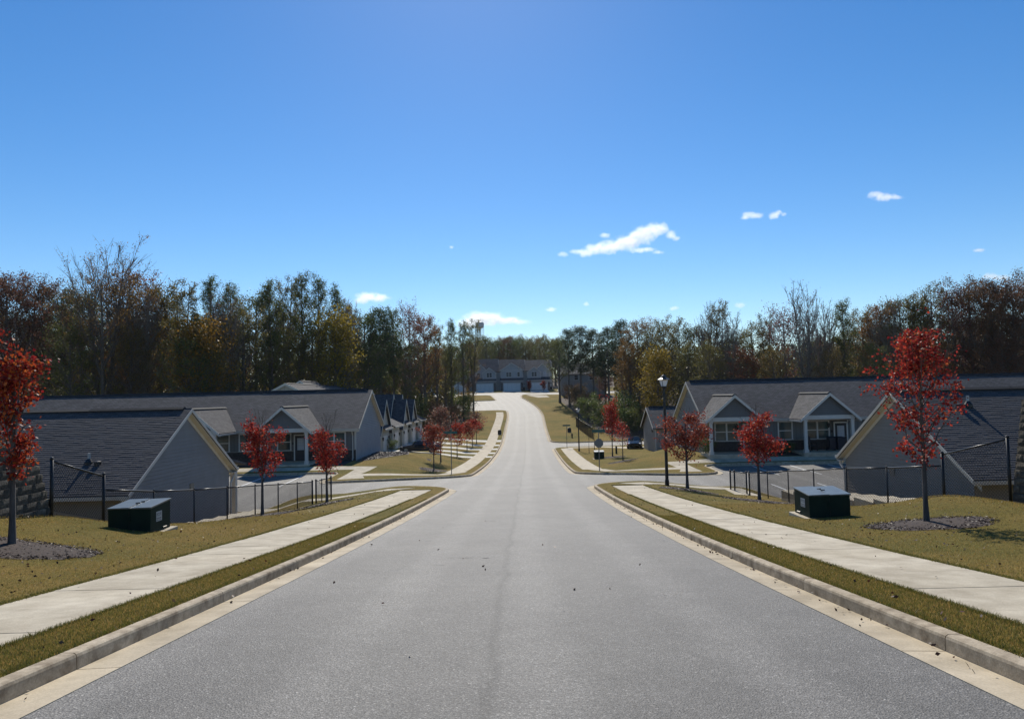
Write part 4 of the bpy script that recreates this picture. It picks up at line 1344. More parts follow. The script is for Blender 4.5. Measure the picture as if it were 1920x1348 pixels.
# two more roofs whose tops rise behind the long left cottage row
def back_house(x, y, w, d, zb, zw, zr, label, mat='side_beige'):
    t = thing('house', label, 'house')
    MB().prism([(x - w / 2, y, zb), (x + w / 2, y, zb), (x + w / 2, y, zw), (x, y, zr - 0.15), (x - w / 2, y, zw)], (0, d, 0)).build('wall', mat, t)
    sl = (zr - zw) / (w / 2)
    for s in (-1, 1):
        p = [(x + s * (w / 2 + 0.4), y - 0.35, zw - sl * 0.4 + 0.1), (x + s * (w / 2 + 0.4), y + d + 0.35, zw - sl * 0.4 + 0.1), (x, y + d + 0.35, zr), (x, y - 0.35, zr)]
        a, b, c, e = p if s > 0 else (p[1], p[0], p[3], p[2])
        roof_slab(t, a, b, c, e)
        MB().prism([(p[0][0], y - 0.38, p[0][2] - 0.24), (x, y - 0.38, zr - 0.24), (x, y - 0.38, zr), (p[0][0], y - 0.38, p[0][2])], (0, 0.028, 0)).build('rake_board', 'trim', t)
    ridge_cap(t, y, y + d, x, zr, axis='y')
    base_at(t, (x, y, zb))
back_house(-24.3, 82.5, 9.5, 6.5, -5.9, -0.9, 2.45, 'house roof whose pale gable rises behind the long left cottage row')

# low garage wing behind the right cottage row
def garage_wing():
    t = thing('garage_wing', 'low grey garage wing with a left gable beyond the right cottage row', 'garage')
    x0, x1, y0, y1, zb, zw, zr = 16.0, 34.0, 81.8, 89.0, -6.6, -3.75, -1.55
    yr = (y0 + y1) / 2
    MB().prism([(x0, y0, zb - 0.5), (x0, y1, zb - 0.5), (x0, y1, zw), (x0, yr, zr - 0.15), (x0, y0, zw)], (x1 - x0, 0, 0)).build('wall', 'side_beige', t)
    sl = (zr - zw) / (yr - y0)
    roof_slab(t, (x0 - 0.3, y0 - 0.35, zw - sl * 0.35 + 0.12), (x1, y0 - 0.35, zw - sl * 0.35 + 0.12), (x1, yr, zr), (x0 - 0.3, yr, zr))
    roof_slab(t, (x1, y1 + 0.35, zw - sl * 0.35 + 0.12), (x0 - 0.3, y1 + 0.35, zw - sl * 0.35 + 0.12), (x0 - 0.3, yr, zr), (x1, yr, zr))
    ridge_cap(t, x0, x1, yr, zr)
    for ya in (y0 - 0.35, y1 + 0.35):
        za = zw - sl * 0.35 + 0.12
        MB().prism([(x0 - 0.302, ya, za - 0.25), (x0 - 0.302, yr, zr - 0.25), (x0 - 0.302, yr, zr), (x0 - 0.302, ya, za)], (-0.03, 0, 0)).build('rake_board', 'trim_cream', t)
    MB().box(x0 - 0.02, x0 + 0.1, y0 - 0.03, y0 - 0.002, zb, zw).build('corner_board', 'trim', t)
    wall_lamp(t, x0, y0 + 1.0, zb + 2.4, (-1, 0, 0))
    base_at(t, (x0, yr, zb))
garage_wing()

# ------------------------------------------------------------------ townhouses at the head of the road
def townhouse(cx, z_step, flip, kind, label):
    yf = 213.0
    zb = float(f_P(213.0)) + 0.14 + z_step * 0.0
    t = thing('townhouse', label, 'house', group='townhouses at the head of the road')
    g = -1 if flip else 1
    def X(u):
        return cx + g * u
    def bx(name, mat, u0, u1, y0, y1, z0, z1, parent=None):
        a, b = sorted((X(u0), X(u1)))
        return MB().box(a, b, y0, y1, zb + z0, zb + z1).build(name, mat, parent or t)
    # main body, set back, with the roof ridge along x
    bx('wall', 'side_town', -4.0, 3.98, yf + 1.6, yf + 11, -0.6, 5.9)
    zr = zb + 9.2 + z_step
    a, b = cx - 4.0, cx + 4.0
    roof_slab(t, (a, yf + 1.1, zb + 5.75), (b, yf + 1.1, zb + 5.75), (b, yf + 6.4, zr), (a, yf + 6.4, zr), 0.16)
    roof_slab(t, (b, yf + 11.6, zb + 5.75), (a, yf + 11.6, zb + 5.75), (a, yf + 6.4, zr), (b, yf + 6.4, zr), 0.16)
    for xs in (a, b):
        MB().prism([(xs - 0.1, yf + 1.6, zb + 5.9), (xs - 0.1, yf + 11, zb + 5.9), (xs - 0.1, yf + 6.3, zr - 0.2)], (0.2, 0, 0)).build('gable_wall', 'side_town', t)
    # garage bay
    bx('garage_bay', 'side_town', -3.2, 3.2, yf, yf + 1.598, -0.6, 2.95)
    bx('stone_pier', 'brick', -3.22, -2.62, yf - 0.06, yf - 0.002, -0.3, 2.3)
    bx('stone_pier', 'brick', 2.62, 3.22, yf - 0.06, yf - 0.002, -0.3, 2.3)
    d = MB()
    for k in range(4):
        for j in range(4):
            u0 = -2.45 + j * 1.225 + 0.03
            d.box(X(0) + u0, X(0) + u0 + 1.165, yf - 0.05, yf - 0.002, zb + 0.03 + k * 0.53, zb + 0.53 + k * 0.53)
    gd = d.build('garage_door', 'garage', t)
    MB().box(cx - 2.45, cx + 2.45, yf - 0.03, yf - 0.003, zb, zb + 2.15).build('door_backing', 'trim', gd)
    m = MB(); m.box(cx - 2.6, cx - 2.46, yf - 0.08, yf - 0.004, zb, zb + 2.2); m.box(cx + 2.46, cx + 2.6, yf - 0.08, yf - 0.004, zb, zb + 2.2); m.box(cx - 2.6, cx + 2.6, yf - 0.08, yf - 0.004, zb + 2.202, zb + 2.34)
    m.build('door_frame', 'trim', gd)
    # shed roof above the garage
    roof_slab(t, (cx - 3.55, yf - 0.5, zb + 2.95), (cx + 3.55, yf - 0.5, zb + 2.95), (cx + 3.4, yf + 0.55, zb + 3.8), (cx - 3.4, yf + 0.55, zb + 3.8), 0.14, mat='roof_dark', name='shed_roof')
    MB().box(cx - 3.55, cx + 3.55, yf - 0.53, yf - 0.502, zb + 2.78, zb + 2.95).build('fascia', 'trim', t)
    def gable(u0, u1, y, zt, ze, zp):
        um = (u0 + u1) / 2; hw = (u1 - u0) / 2
        a, b = sorted((X(u0), X(u1)))
        MB().prism([(a, y, zb + zt), (b, y, zb + zt), (b, y, zb + ze), ((a + b) / 2, y, zb + zp), (a, y, zb + ze)], (0, yf + 1.597 - y, 0)).build('upper_bay', 'side_town', t)
        sl = (zp - ze) / hw
        for s in (-1, 1):
            xe_ = (a + b) / 2 + s * (hw + 0.3)
            p = [(xe_, y - 0.3, zb + ze - sl * 0.3 + 0.12), (xe_, yf + 6.0, zb + ze - sl * 0.3 + 0.12), ((a + b) / 2, yf + 6.0, zb + zp + 0.12), ((a + b) / 2, y - 0.3, zb + zp + 0.12)]
            q = p if s > 0 else (p[1], p[0], p[3], p[2])
            roof_slab(t, *q, 0.12, name='gable_roof')
            MB().prism([(xe_, y - 0.33, zb + ze - sl * 0.3 - 0.1), ((a + b) / 2, y - 0.33, zb + zp - 0.1), ((a + b) / 2, y - 0.33, zb + zp + 0.12), (xe_, y - 0.33, zb + ze - sl * 0.3 + 0.12)], (0, 0.028, 0)).build('rake_board', 'trim', t)
            MB().box(xe_ - s * 0.3 - 0.07, xe_ - s * 0.3 + 0.07, y - 0.03, y - 0.001, zb + zt + 0.05, zb + ze).build('corner_board', 'trim', t)
        return y
    if kind == 0:
        gable(-3.2, 3.2, yf + 0.4, 3.0, 6.05, 8.1)
        MB().box(cx - 3.3, cx + 3.3, yf + 0.36, yf + 0.398, zb + 5.85, zb + 6.02).build('band_board', 'trim', t)
        window(t, X(-0.85), yf + 0.4, zb + 4.1, 1.5, 1.3, nsash=2, glass='glass_dark', grid=True)
        window(t, X(2.05), yf + 0.4, zb + 4.15, 0.72, 1.25, glass='glass_dark')
    else:
        gable(-0.9, 3.2, yf + 0.8, 3.0, 5.8, 7.75)
        gable(-3.25, 0.55, yf + 0.25, 3.0, 5.35, 6.75)
        window(t, X(-1.35), yf + 0.25, zb + 4.05, 1.5, 1.3, nsash=2, glass='glass_dark', grid=True)
        window(t, X(1.85), yf + 0.8, zb + 4.15, 0.8, 1.25, glass='blind' if not flip else 'glass_dark')
    # entry between the bays
    entry_door(t, X(3.6), yf + 1.6, zb + 0.05, w=0.75)
    wall_lamp(t, X(2.9), yf - 0.05, zb + 1.9)
    base_at(t, (cx, yf, zb))
ths = [(-24.2, 1.2, False, 0, 'leftmost grey townhouse mostly hidden behind the woods'),
       (-16.2, 0.9, True, 1, 'grey townhouse half hidden by the roadside trees left of the road'),
       (-8.2, 0.6, True, 1, 'grey townhouse with double gable left of the centred single gable house'),
       (-0.2, 0.3, False, 0, 'grey townhouse with one wide gable in the middle of the row'),
       (7.8, 0.0, False, 1, 'grey townhouse with double gable at the right end behind two small red saplings')]
for a in ths:
    townhouse(*a)

def end_house():
    t = thing('townhouse', 'tall beige house side wall behind the pines right of the road', 'house')
    x0, x1, y0, y1 = 12.9, 25, 192, 205
    zb = 0.6; zw = 5.9; zr = 9.0
    xm = (x0 + x1) / 2
    yr = (y0 + y1) / 2
    MB().box(x0, x1, y0, y1, zb - 1, zw).build('wall', 'side_beige', t)
    for x in (x0, x1):
        MB().prism([(x - 0.02 if x == x0 else x - 0.2, y0, zw), (x - 0.02 if x == x0 else x - 0.2, y1, zw), (x - 0.02 if x == x0 else x - 0.2, yr, zr - 0.15)], (0.2, 0, 0)).build('gable_wall', 'side_beige', t)
    roof_slab(t, (x0 - 0.3, y0 - 0.4, zw - 0.1), (x1 + 0.3, y0 - 0.4, zw - 0.1), (x1 + 0.3, yr, zr), (x0 - 0.3, yr, zr))
    roof_slab(t, (x1 + 0.3, y1 + 0.4, zw - 0.1), (x0 - 0.3, y1 + 0.4, zw - 0.1), (x0 - 0.3, yr, zr), (x1 + 0.3, yr, zr))
    for ya in (y0 - 0.4, y1 + 0.4):
        MB().prism([(x0 - 0.302, ya, zw - 0.35), (x0 - 0.302, yr, zr - 0.25), (x0 - 0.302, yr, zr), (x0 - 0.302, ya, zw - 0.1)], (-0.03, 0, 0)).build('rake_board', 'trim', t)
    window(t, 17.0, y0, zb + 3.6, 1.0, 1.3, glass='glass_dark')
    window(t, 21.0, y0, zb + 3.6, 1.0, 1.3, glass='glass_dark')
    base_at(t, (x0, yr, zb))
end_house()

# ------------------------------------------------------------------ water tower far behind
def water_tower():
    x, y = -26.0, 600.0
    zg = float(f_P(y)) - 0.5
    t = thing('water_tower', 'pale steel water tower on tall legs above the far trees', 'water tower', group=None)
    zt = 58.6
    MB().lathe(x, y, [(0.3, zt - 0.8), (2.2, zt - 0.2), (3.15, zt + 0.6), (3.15, zt + 3.9), (2.6, zt + 4.5), (0.8, zt + 4.9)], 20).build('tank', 'tank', t, smooth=False)
    for k in range(6):
        a = math.pi / 3 * k + 0.3
        MB().tube([(x + 3.4 * math.cos(a), y + 3.4 * math.sin(a), zg), (x + 2.9 * math.cos(a), y + 2.9 * math.sin(a), zt + 1)], 0.16, 6).build('leg', 'tank', t)
    m = MB()
    for z in (30, 42, 52):
        for k in range(6):
            a = math.pi / 3 * k + 0.3; b = a + math.pi / 3
            m.tube([(x + 3.1 * math.cos(a), y + 3.1 * math.sin(a), z), (x + 3.1 * math.cos(b), y + 3.1 * math.sin(b), z)], 0.07, 4)
    m.build('bracing', 'tank', t)
    MB().lathe(x, y, [(0.4, zg), (0.4, zt - 0.5)], 10).build('riser_pipe', 'tank', t)
    base_at(t, (x, y, zg))
    mst = thing('radio_mast', 'thin radio mast standing beside the distant water tower', 'mast')
    xm = -20.0
    MB().tube([(xm, y, zg), (xm, y, 50.5)], [0.28, 0.16], 6).build('pole', 'tank', mst)
    MB().tube([(xm + 0.35, y, 44), (xm + 0.35, y, 50)], 0.12, 5).build('antenna', 'tank', mst)
    base_at(mst, (xm, y, zg))
water_tower()

# ------------------------------------------------------------------ block retaining walls
def block_mesh(seed, ln, dp, hh):
    r = random.Random(seed)
    m = MB()
    # split-face block: the outer face (x = 0) is rough, in a 4 x 2 net of points
    nx, nz = 4, 2
    pts = {}
    for i in range(nx + 1):
        for k in range(nz + 1):
            edge = i in (0, nx) or k in (0, nz)
            pts[i, k] = (r.uniform(-0.002, 0.003) if edge else r.uniform(0.006, 0.018), ln * i / nx, hh * k / nz)
    idx = {}
    for key, p in pts.items():
        idx[key] = len(m.v); m.v.append(p)
    for i in range(nx):
        for k in range(nz):
            m.f.append((idx[i, k], idx[i + 1, k], idx[i + 1, k + 1], idx[i, k + 1]))
    n = len(m.v)
    m.v += [(-dp, 0, 0), (-dp, ln, 0), (-dp, ln, hh), (-dp, 0, hh)]
    m.f.append((n + 1, n, n + 3, n + 2))
    m.f.append(tuple([idx[0, k] for k in range(nz + 1)] + [n + 3, n]))
    m.f.append(tuple([idx[nx, k] for k in reversed(range(nz + 1))] + [n + 1, n + 2]))
    m.f.append(tuple([idx[i, nz] for i in range(nx + 1)] + [n + 2, n + 3]))
    m.f.append(tuple([idx[i, 0] for i in reversed(range(nx + 1))] + [n, n + 1]))
    me = bpy.data.meshes.new('block')
    me.from_pydata(m.v, [], m.f)
    me.materials.append(M['block'])
    return me

BLK = [block_mesh(s, 0.45, 0.3, 0.192) for s in range(6)]
def block_wall(label, X, y_end, n_courses, z_bottom, length, side, step_from, batter=0.028, rake=0.05):
    t = thing('retaining_wall', label, 'wall', (X, y_end, z_bottom))
    for k in range(n_courses):
        z = 0.2 * k
        ye = -rake * k - max(0, k - step_from) * 0.30
        n = int(length / 0.457)
        for j in range(n):
            y = ye - (j + 1) * 0.457 + (0.2285 if k % 2 else 0.0)
            o = bpy.data.objects.new('block', rnd.choice(BLK))
            link(o, t)
            x = -batter * k * side + rnd.uniform(-0.004, 0.004)
            if side > 0:
                o.location = (x, y, z)
            else:
                o.location = (x, y + 0.452, z); o.rotation_euler = (0, 0, math.pi)
            if k % 2 and j == 0:
                o.scale = (1, 0.49, 1)
                if side < 0:
                    o.location[1] = ye
                else:
                    o.location[1] = ye - 0.2285
    return t
block_wall('rough brown block retaining wall at the left edge behind the red maple', -11.0, 17.35, 11, -2.75, 5.2, +1, 7)
block_wall('rough brown block retaining wall at the right edge beside the fence end', 12.83, 18.75, 13, -2.95, 5.2, -1, 99, rake=0.004)
for (x0, x1, y0, y1, z0, z1) in ((-40, -11.62, 6, 16.8, -4, -0.85), (13.5, 42, 6, 18.2, -4.5, -0.8)):
    o = MB().box(x0, x1, y0, y1, z0, z1).build('lawn', 'grass'); struct(o)

# ------------------------------------------------------------------ chain link fences
def chain_fence(name, label, posts, tops, heavy=(0,), group=None, cell=0.068, wire=0.0048):
    """posts: (x, y, base z); tops: for each bay the rail height at its two ends"""
    x0, y0, z0 = posts[0]
    t = thing(name, label, 'fence', (x0, y0, z0), 0, group)
    P_ = [Vector((p[0] - x0, p[1] - y0, p[2] - z0)) for p in posts]
    tops = [(a - z0, b - z0) for a, b in tops]
    for i, p in enumerate(P_):
        r = 0.042 if i in heavy else 0.026
        h = max([a_[0] for a_ in tops[i:i + 1]] + ([tops[i - 1][1]] if i else [])) + (0.05 if i in heavy else 0.015)
        po = MB().tube([p + Vector((0, 0, -0.3)), Vector((p.x, p.y, h))], r, 8).build('post', 'fence', t, smooth=True)
        MB().lathe(p.x, p.y, [(r * 1.18, h - 0.01), (r * 1.18, h + 0.015), (r * 0.8, h + 0.04), (0.008, h + 0.05)], 8).build('post_cap', 'fence', po)
    for i, (a, b) in enumerate(zip(P_[:-1], P_[1:])):
        za, zb = tops[i]
        ha = Vector((a.x, a.y, za)); hb = Vector((b.x, b.y, zb))
        MB().tube([ha, hb], 0.024, 8).build('top_rail', 'rail_top', t, smooth=True)
        d = b - a
        ln = Vector((d.x, d.y, 0)).length
        bot0, bot1 = a.z + 0.04, b.z + 0.04
        hmax = max(za - bot0, zb - bot1)
        m = MB()
        nn = Vector((d.y, -d.x, 0)).normalized()
        def pt(s, v, off):
            f = s / ln
            lo = bot0 + (bot1 - bot0) * f; hi = za + (zb - za) * f
            q = a + d * f + nn * off
            return (q.x, q.y, lo + (hi - lo) * v / hmax)
        k = -hmax
        while k < ln:
            s0, v0 = (k, 0.0) if k >= 0 else (0.0, -k)
            s1, v1 = (k + hmax, hmax) if k + hmax <= ln else (ln, ln - k)
            if s1 - s0 > 0.01:
                m.tube([pt(s0, v0, 0.003), pt(s1, v1, 0.003)], wire, 3, caps=False)
                m.tube([pt(ln - s0, v0, -0.003), pt(ln - s1, v1, -0.003)], wire, 3, caps=False)
            k += cell * 1.414
        m.build('chain_mesh', 'fence', t)
        MB().tube([a + Vector((0, 0, 0.05)), b + Vector((0, 0, 0.05))], 0.004, 4).build('tension_wire', 'fence', t)
    return t
def bays(ts):
    return list(zip(ts[:-1], ts[1:]))
LP = [(-11.02, 17.25), (-11.0, 19.4), (-10.85, 21.8), (-10.7, 24.2), (-10.55, 26.6), (-10.35, 28.9), (-10.15, 31.1), (-10.05, 33.5), (-10.05, 36.0)]
LPZ = [-2.5, -3.07, -3.6, -4.04, -4.30, -4.5, -4.72, -4.92, -5.08]
LT = [(-1.27, -1.86)] + bays([-2.22, -2.58, -2.84, -3.07, -3.28, -3.50, -3.74, -3.96])
chain_fence('chain_link_fence', 'black chain link fence running downhill from the left block wall', [(x, y, min(z + 0.02, H(x, y) + 0.1)) for (x, y), z in zip(LP, LPZ)], LT, heavy=(0, 1, 8))
q = [(-9.98, 36.4), (-9.85, 37.0), (-9.55, 37.7)]
chain_fence('chain_link_fence', 'short black chain link return beside the small red maple at the left corner', [(x, y, H(x, y)) for x, y in q], bays([-3.97, -3.98, -3.95]), heavy=(0, 2))
RP = [(12.85, 18.85), (12.4, 21.0), (11.9, 23.2), (11.75, 25.7), (11.7, 28.4), (11.68, 31.0), (11.7, 33.6), (11.76, 36.4)]
RPZ = [-2.75, -3.3, -3.7, -4.05, -4.34, -4.64, -4.9, -5.1]
RT = [(-1.38, -1.94)] + bays([-2.26, -2.53, -2.78, -3.12, -3.41, -3.72, -4.08])
chain_fence('chain_link_fence', 'black chain link fence with a sunlit top rail below the right block wall', [(x, y, min(z + 0.02, H(x, y) + 0.1)) for (x, y), z in zip(RP, RPZ)], RT, heavy=(0, 1, 7))
q = [(11.72, 36.7), (11.6, 38.3), (11.5, 38.7)]
chain_fence('chain_link_fence', 'short black chain link return by the right parking lot corner', [(x, y, H(x, y)) for x, y in q], bays([-4.1, -4.2, -4.22]), heavy=(0, 1, 2))
fp = [(11.2 + 0.9 * i / 7, 129 - 19 * i / 7) for i in range(8)]
chain_fence('chain_link_fence', 'dark fence running down the grass bank beside the far side street', [(x, y, H(x, y)) for x, y in fp], bays([H(x, y) + 1.8 for x, y in fp]), heavy=(0, 7), cell=0.16, wire=0.012)

# ------------------------------------------------------------------ concrete steps beside the near cottages
def steps(label, x0, x1, y, z, n, run, rise):
    t = thing('concrete_steps', label, 'steps', ((x0 + x1) / 2, y, z))
    w = (x1 - x0) / 2
    for i in range(n):
        MB().box(-w, w, run * i + 0.004, run * (i + 1) - 0.004, -0.55 - rise * i, -rise * i).build('step', 'walk', t, bevel=0.012)
steps('concrete steps going down between the left fence and the blue grey gable', -13.0, -11.35, 26.0, -4.52, 7, 1.45, 0.125)
steps('concrete steps going down between the right fence and the warm grey gable', 12.9, 14.4, 23.2, -3.80, 8, 1.5, 0.14)

# ------------------------------------------------------------------ green utility boxes
def transformer(label, x, y, w, d, h, rz, sticker_side, z=None):
    z = H(x, y) if z is None else z
    t = thing('transformer_box', label, 'utility box', (x, y, z), R(rz), 'green utility boxes on the lawns')
    MB().box(-w / 2 - 0.12, w / 2 + 0.14, -d / 2 - 0.05, d / 2 + 0.12, -0.35, 0.03).build('pad', 'walk', t, bevel=0.01)
    m = MB(); m.hexa([(-w / 2, -d / 2, 0.032), (w / 2, -d / 2, 0.032), (w / 2, d / 2, 0.032), (-w / 2, d / 2, 0.032), (-w / 2, -d / 2, h - 0.03), (w / 2, -d / 2, h - 0.03), (w / 2, d / 2, h + 0.05), (-w / 2, d / 2, h + 0.05)])
    m.build('body', 'green_box', t, bevel=0.008)
    for s in (-1, 1):
        a, b = (-w / 2 - 0.02, -0.006) if s < 0 else (0.006, w / 2 + 0.02)
        l = MB().hexa([(a, -d / 2 - 0.025, h - 0.028), (b, -d / 2 - 0.025, h - 0.028), (b, d / 2 + 0.02, h + 0.053), (a, d / 2 + 0.02, h + 0.053), (a, -d / 2 - 0.025, h + 0.0), (b, -d / 2 - 0.025, h + 0.0 + 0.012), (b, d / 2 + 0.02, h + 0.08 + 0.012), (a, d / 2 + 0.02, h + 0.08)]).build('lid', 'lid_sheen', t, bevel=0.004)
    MB().box(-0.006, 0.006, -d / 2 - 0.012, -d / 2 - 0.001, 0.06, h - 0.07).build('door_seam', 'black', t)
    for yy in (-0.1, 0.14):
        MB().tube([(-0.05, yy * d, h + 0.06), (0.05, yy * d, h + 0.068)], 0.014, 6).build('hinge', 'black', t)
    MB().box(-0.05, 0.04, -d / 2 - 0.03, -d / 2 - 0.001, h * 0.52, h * 0.70).build('latch', 'green_box', t)
    if sticker_side:
        s = sticker_side
        xs = s * w / 2
        def sx(a, b):
            return (min(xs + s * a, xs + s * b), max(xs + s * a, xs + s * b))
        st = MB().box(*sx(0.001, 0.004), -d * 0.22, d * 0.06, h * 0.42, h * 0.78).build('warning_label', 'sticker', t)
        m = MB()
        for r_ in range(2):
            for c_ in range(3):
                y0 = -d * 0.2 + c_ * d * 0.082; z0 = h * 0.45 + r_ * h * 0.17
                m.box(*sx(0.0045, 0.006), y0, y0 + d * 0.05, z0, z0 + h * 0.03)
                m.box(*sx(0.0045, 0.006), y0, y0 + d * 0.05, z0 + h * 0.055, z0 + h * 0.10)
        m.build('print', 'print', st)
        MB().tube([(xs + s * 0.01, d * 0.1, 0.09), (xs + s * 0.05, d * 0.2, 0.10)], 0.02, 6).build('padlock', 'galv', t)
    return t
transformer('dark green utility box on the left lawn below the blue grey gable', -9.25, 17.9, 1.02, 1.0, 0.66, 0, +1, H(-9.25, 17.9) - 0.08)
transformer('dark green utility box on the right lawn between two red maples', 7.84, 18.6, 1.02, 0.95, 0.60, 0, -1, H(7.84, 18.6) + 0.0)
transformer('small green utility box behind the octagonal sign pole', 8.55, 73.0, 0.95, 0.9, 0.75, 0, 0)

# ------------------------------------------------------------------ street lamps
def street_lamp(label, x, y, h):
    z = H(x, y)
    t = thing('street_lamp', label, 'street lamp', (x, y, z), 0, 'black post lanterns along the road')
    hp = h - 0.62
    MB().lathe(0, 0, [(0.11, -0.2), (0.105, 0.25), (0.085, 0.32), (0.078, 1.0), (0.062, hp - 0.2), (0.062, hp - 0.12), (0.085, hp - 0.08), (0.10, hp)], 12).build('post', 'black', t, smooth=False)
    # four tapering frosted panes in a black cage
    b0, b1, zc0, zc1 = 0.10, 0.175, hp + 0.02, hp + 0.34
    for k in range(4):
        a0 = math.pi / 4 + k * math.pi / 2 + 0.25; a1 = a0 + math.pi / 2
        r2 = math.sqrt(2)
        p = [(b0 * r2 * math.cos(a0), b0 * r2 * math.sin(a0), zc0), (b0 * r2 * math.cos(a1), b0 * r2 * math.sin(a1), zc0), (b1 * r2 * math.cos(a1), b1 * r2 * math.sin(a1), zc1), (b1 * r2 * math.cos(a0), b1 * r2 * math.sin(a0), zc1)]
        am = (a0 + a1) / 2
        MB().prism(p, (-0.012 * math.cos(am), -0.012 * math.sin(am), 0)).build('lamp_pane', 'lamp_glass', t)
        MB().tube([p[0], p[3]], 0.014, 5).build('cage_bar', 'black', t)
    MB().lathe(0, 0, [(0.12, hp - 0.005), (0.165, hp + 0.0), (0.165, hp + 0.018)], 8).build('lamp_base', 'black', t)
    MB().lathe(0, 0, [(0.33, zc1 + 0.0), (0.34, zc1 + 0.02), (0.16, zc1 + 0.12), (0.14, zc1 + 0.13), (0.13, zc1 + 0.19), (0.06, zc1 + 0.25), (0.02, zc1 + 0.28)], 8).build('lamp_cap', 'black', t)
street_lamp('tall black street lamp beside the red maple at the right corner', 7.7, 36.7, 5.62)
street_lamp('black street lamp far down the right sidewalk by the second side street', 8.0, 89.0, 5.4)

# ------------------------------------------------------------------ street signs
def sign_post(name, label, x, y, h, blades, octagon=False, rz=0):
    z = H(x, y)
    t = thing(name, label, 'sign', (x, y, z), R(rz))
    MB().tube([(0, 0, -0.2), (0, 0, h)], 0.035, 6).build('pole', 'galv', t)
    if octagon:
        r = 0.335
        pts = [(r * math.cos(math.pi / 8 + k * math.pi / 4), -0.045, h - 0.75 + r * math.sin(math.pi / 8 + k * math.pi / 4)) for k in range(8)]
        MB().prism(pts, (0, -0.006, 0)).build('octagon_plate', 'galv', t)
    for i, (ln, a) in enumerate(blades):
        c, s = math.cos(R(a)), math.sin(R(a))
        zz = h + 0.02 + 0.2 * i
        q = [(-ln / 2, -0.006), (ln / 2, -0.006), (ln / 2, 0.006), (-ln / 2, 0.006)]
        q = [(u * c - v * s, u * s + v * c) for u, v in q]
        b = MB().hexa([(u, v, zz) for u, v in q] + [(u, v, zz + 0.19) for u, v in q]).build('name_blade', 'sign_green', t)
        MB().box(-0.03, 0.03, -0.03, 0.03, zz - 0.03, zz - 0.002).build('bracket', 'galv', b)
    return t
sign_post('street_sign', 'back of an octagonal sign under green street name blades at the far right corner', 6.1, 52.0, 2.75, [(0.95, 4), (0.9, 80)], True)
sign_post('street_sign', 'green street name blades on a pole at the far left corner', -4.62, 53.2, 2.9, [(0.95, -6), (0.9, 84)])
sign_post('street_sign', 'thin green street sign past the second side street on the right', 7.0, 95.6, 2.85, [(1.0, 3), (0.9, 85)])

# small utility items down the road
def dome_box(label, x, y):
    z = H(x, y)
    t = thing('utility_pedestal', label, 'utility box', (x, y, z), 0, 'black domed utility boxes')
    m = MB()
    pts = [(-0.31, -0.28, 0.0), (0.31, -0.28, 0.0), (0.31, -0.28, 0.5)] + [(0.31 * math.cos(a), -0.28, 0.5 + 0.28 * math.sin(a)) for a in [math.pi * k / 8 for k in range(1, 8)]] + [(-0.31, -0.28, 0.5)]
    m.prism(pts, (0, 0.56, 0)); m.build('body', 'black', t)
    MB().box(-0.36, 0.36, -0.33, 0.33, -0.2, -0.001 + 0.02).build('pad', 'walk', t)
dome_box('black round topped utility box on the grass bank by the hydrant', 9.4, 122.0)
dome_box('black round topped utility box at the left sidewalk edge of the climbing road', -2.35, 121.0)
t = thing('fire_hydrant', 'small dark fire hydrant on the grass across the second side street', 'hydrant', (9.15, 113.5, H(9.15, 113.5)))
MB().lathe(0, 0, [(0.16, -0.1), (0.16, 0.04), (0.11, 0.06), (0.11, 0.5), (0.15, 0.52), (0.14, 0.58), (0.08, 0.68), (0.03, 0.74)], 10).build('barrel', 'hydrant', t)
for s in (-1, 1):
    MB().tube([(0, 0, 0.4), (s * 0.2, 0, 0.4)], 0.06, 8).build('nozzle', 'hydrant', t)
t = thing('utility_post', 'short dark utility post on the lawn by the parked dark car', 'post', (11.3, 80.0, H(11.3, 80.0)))
MB().box(-0.09, 0.09, -0.09, 0.09, -0.2, 0.78).build('body', 'green_box', t, bevel=0.01)
MB().box(-0.105, 0.105, -0.105, 0.105, 0.782, 0.84).build('cap', 'green_box', t)

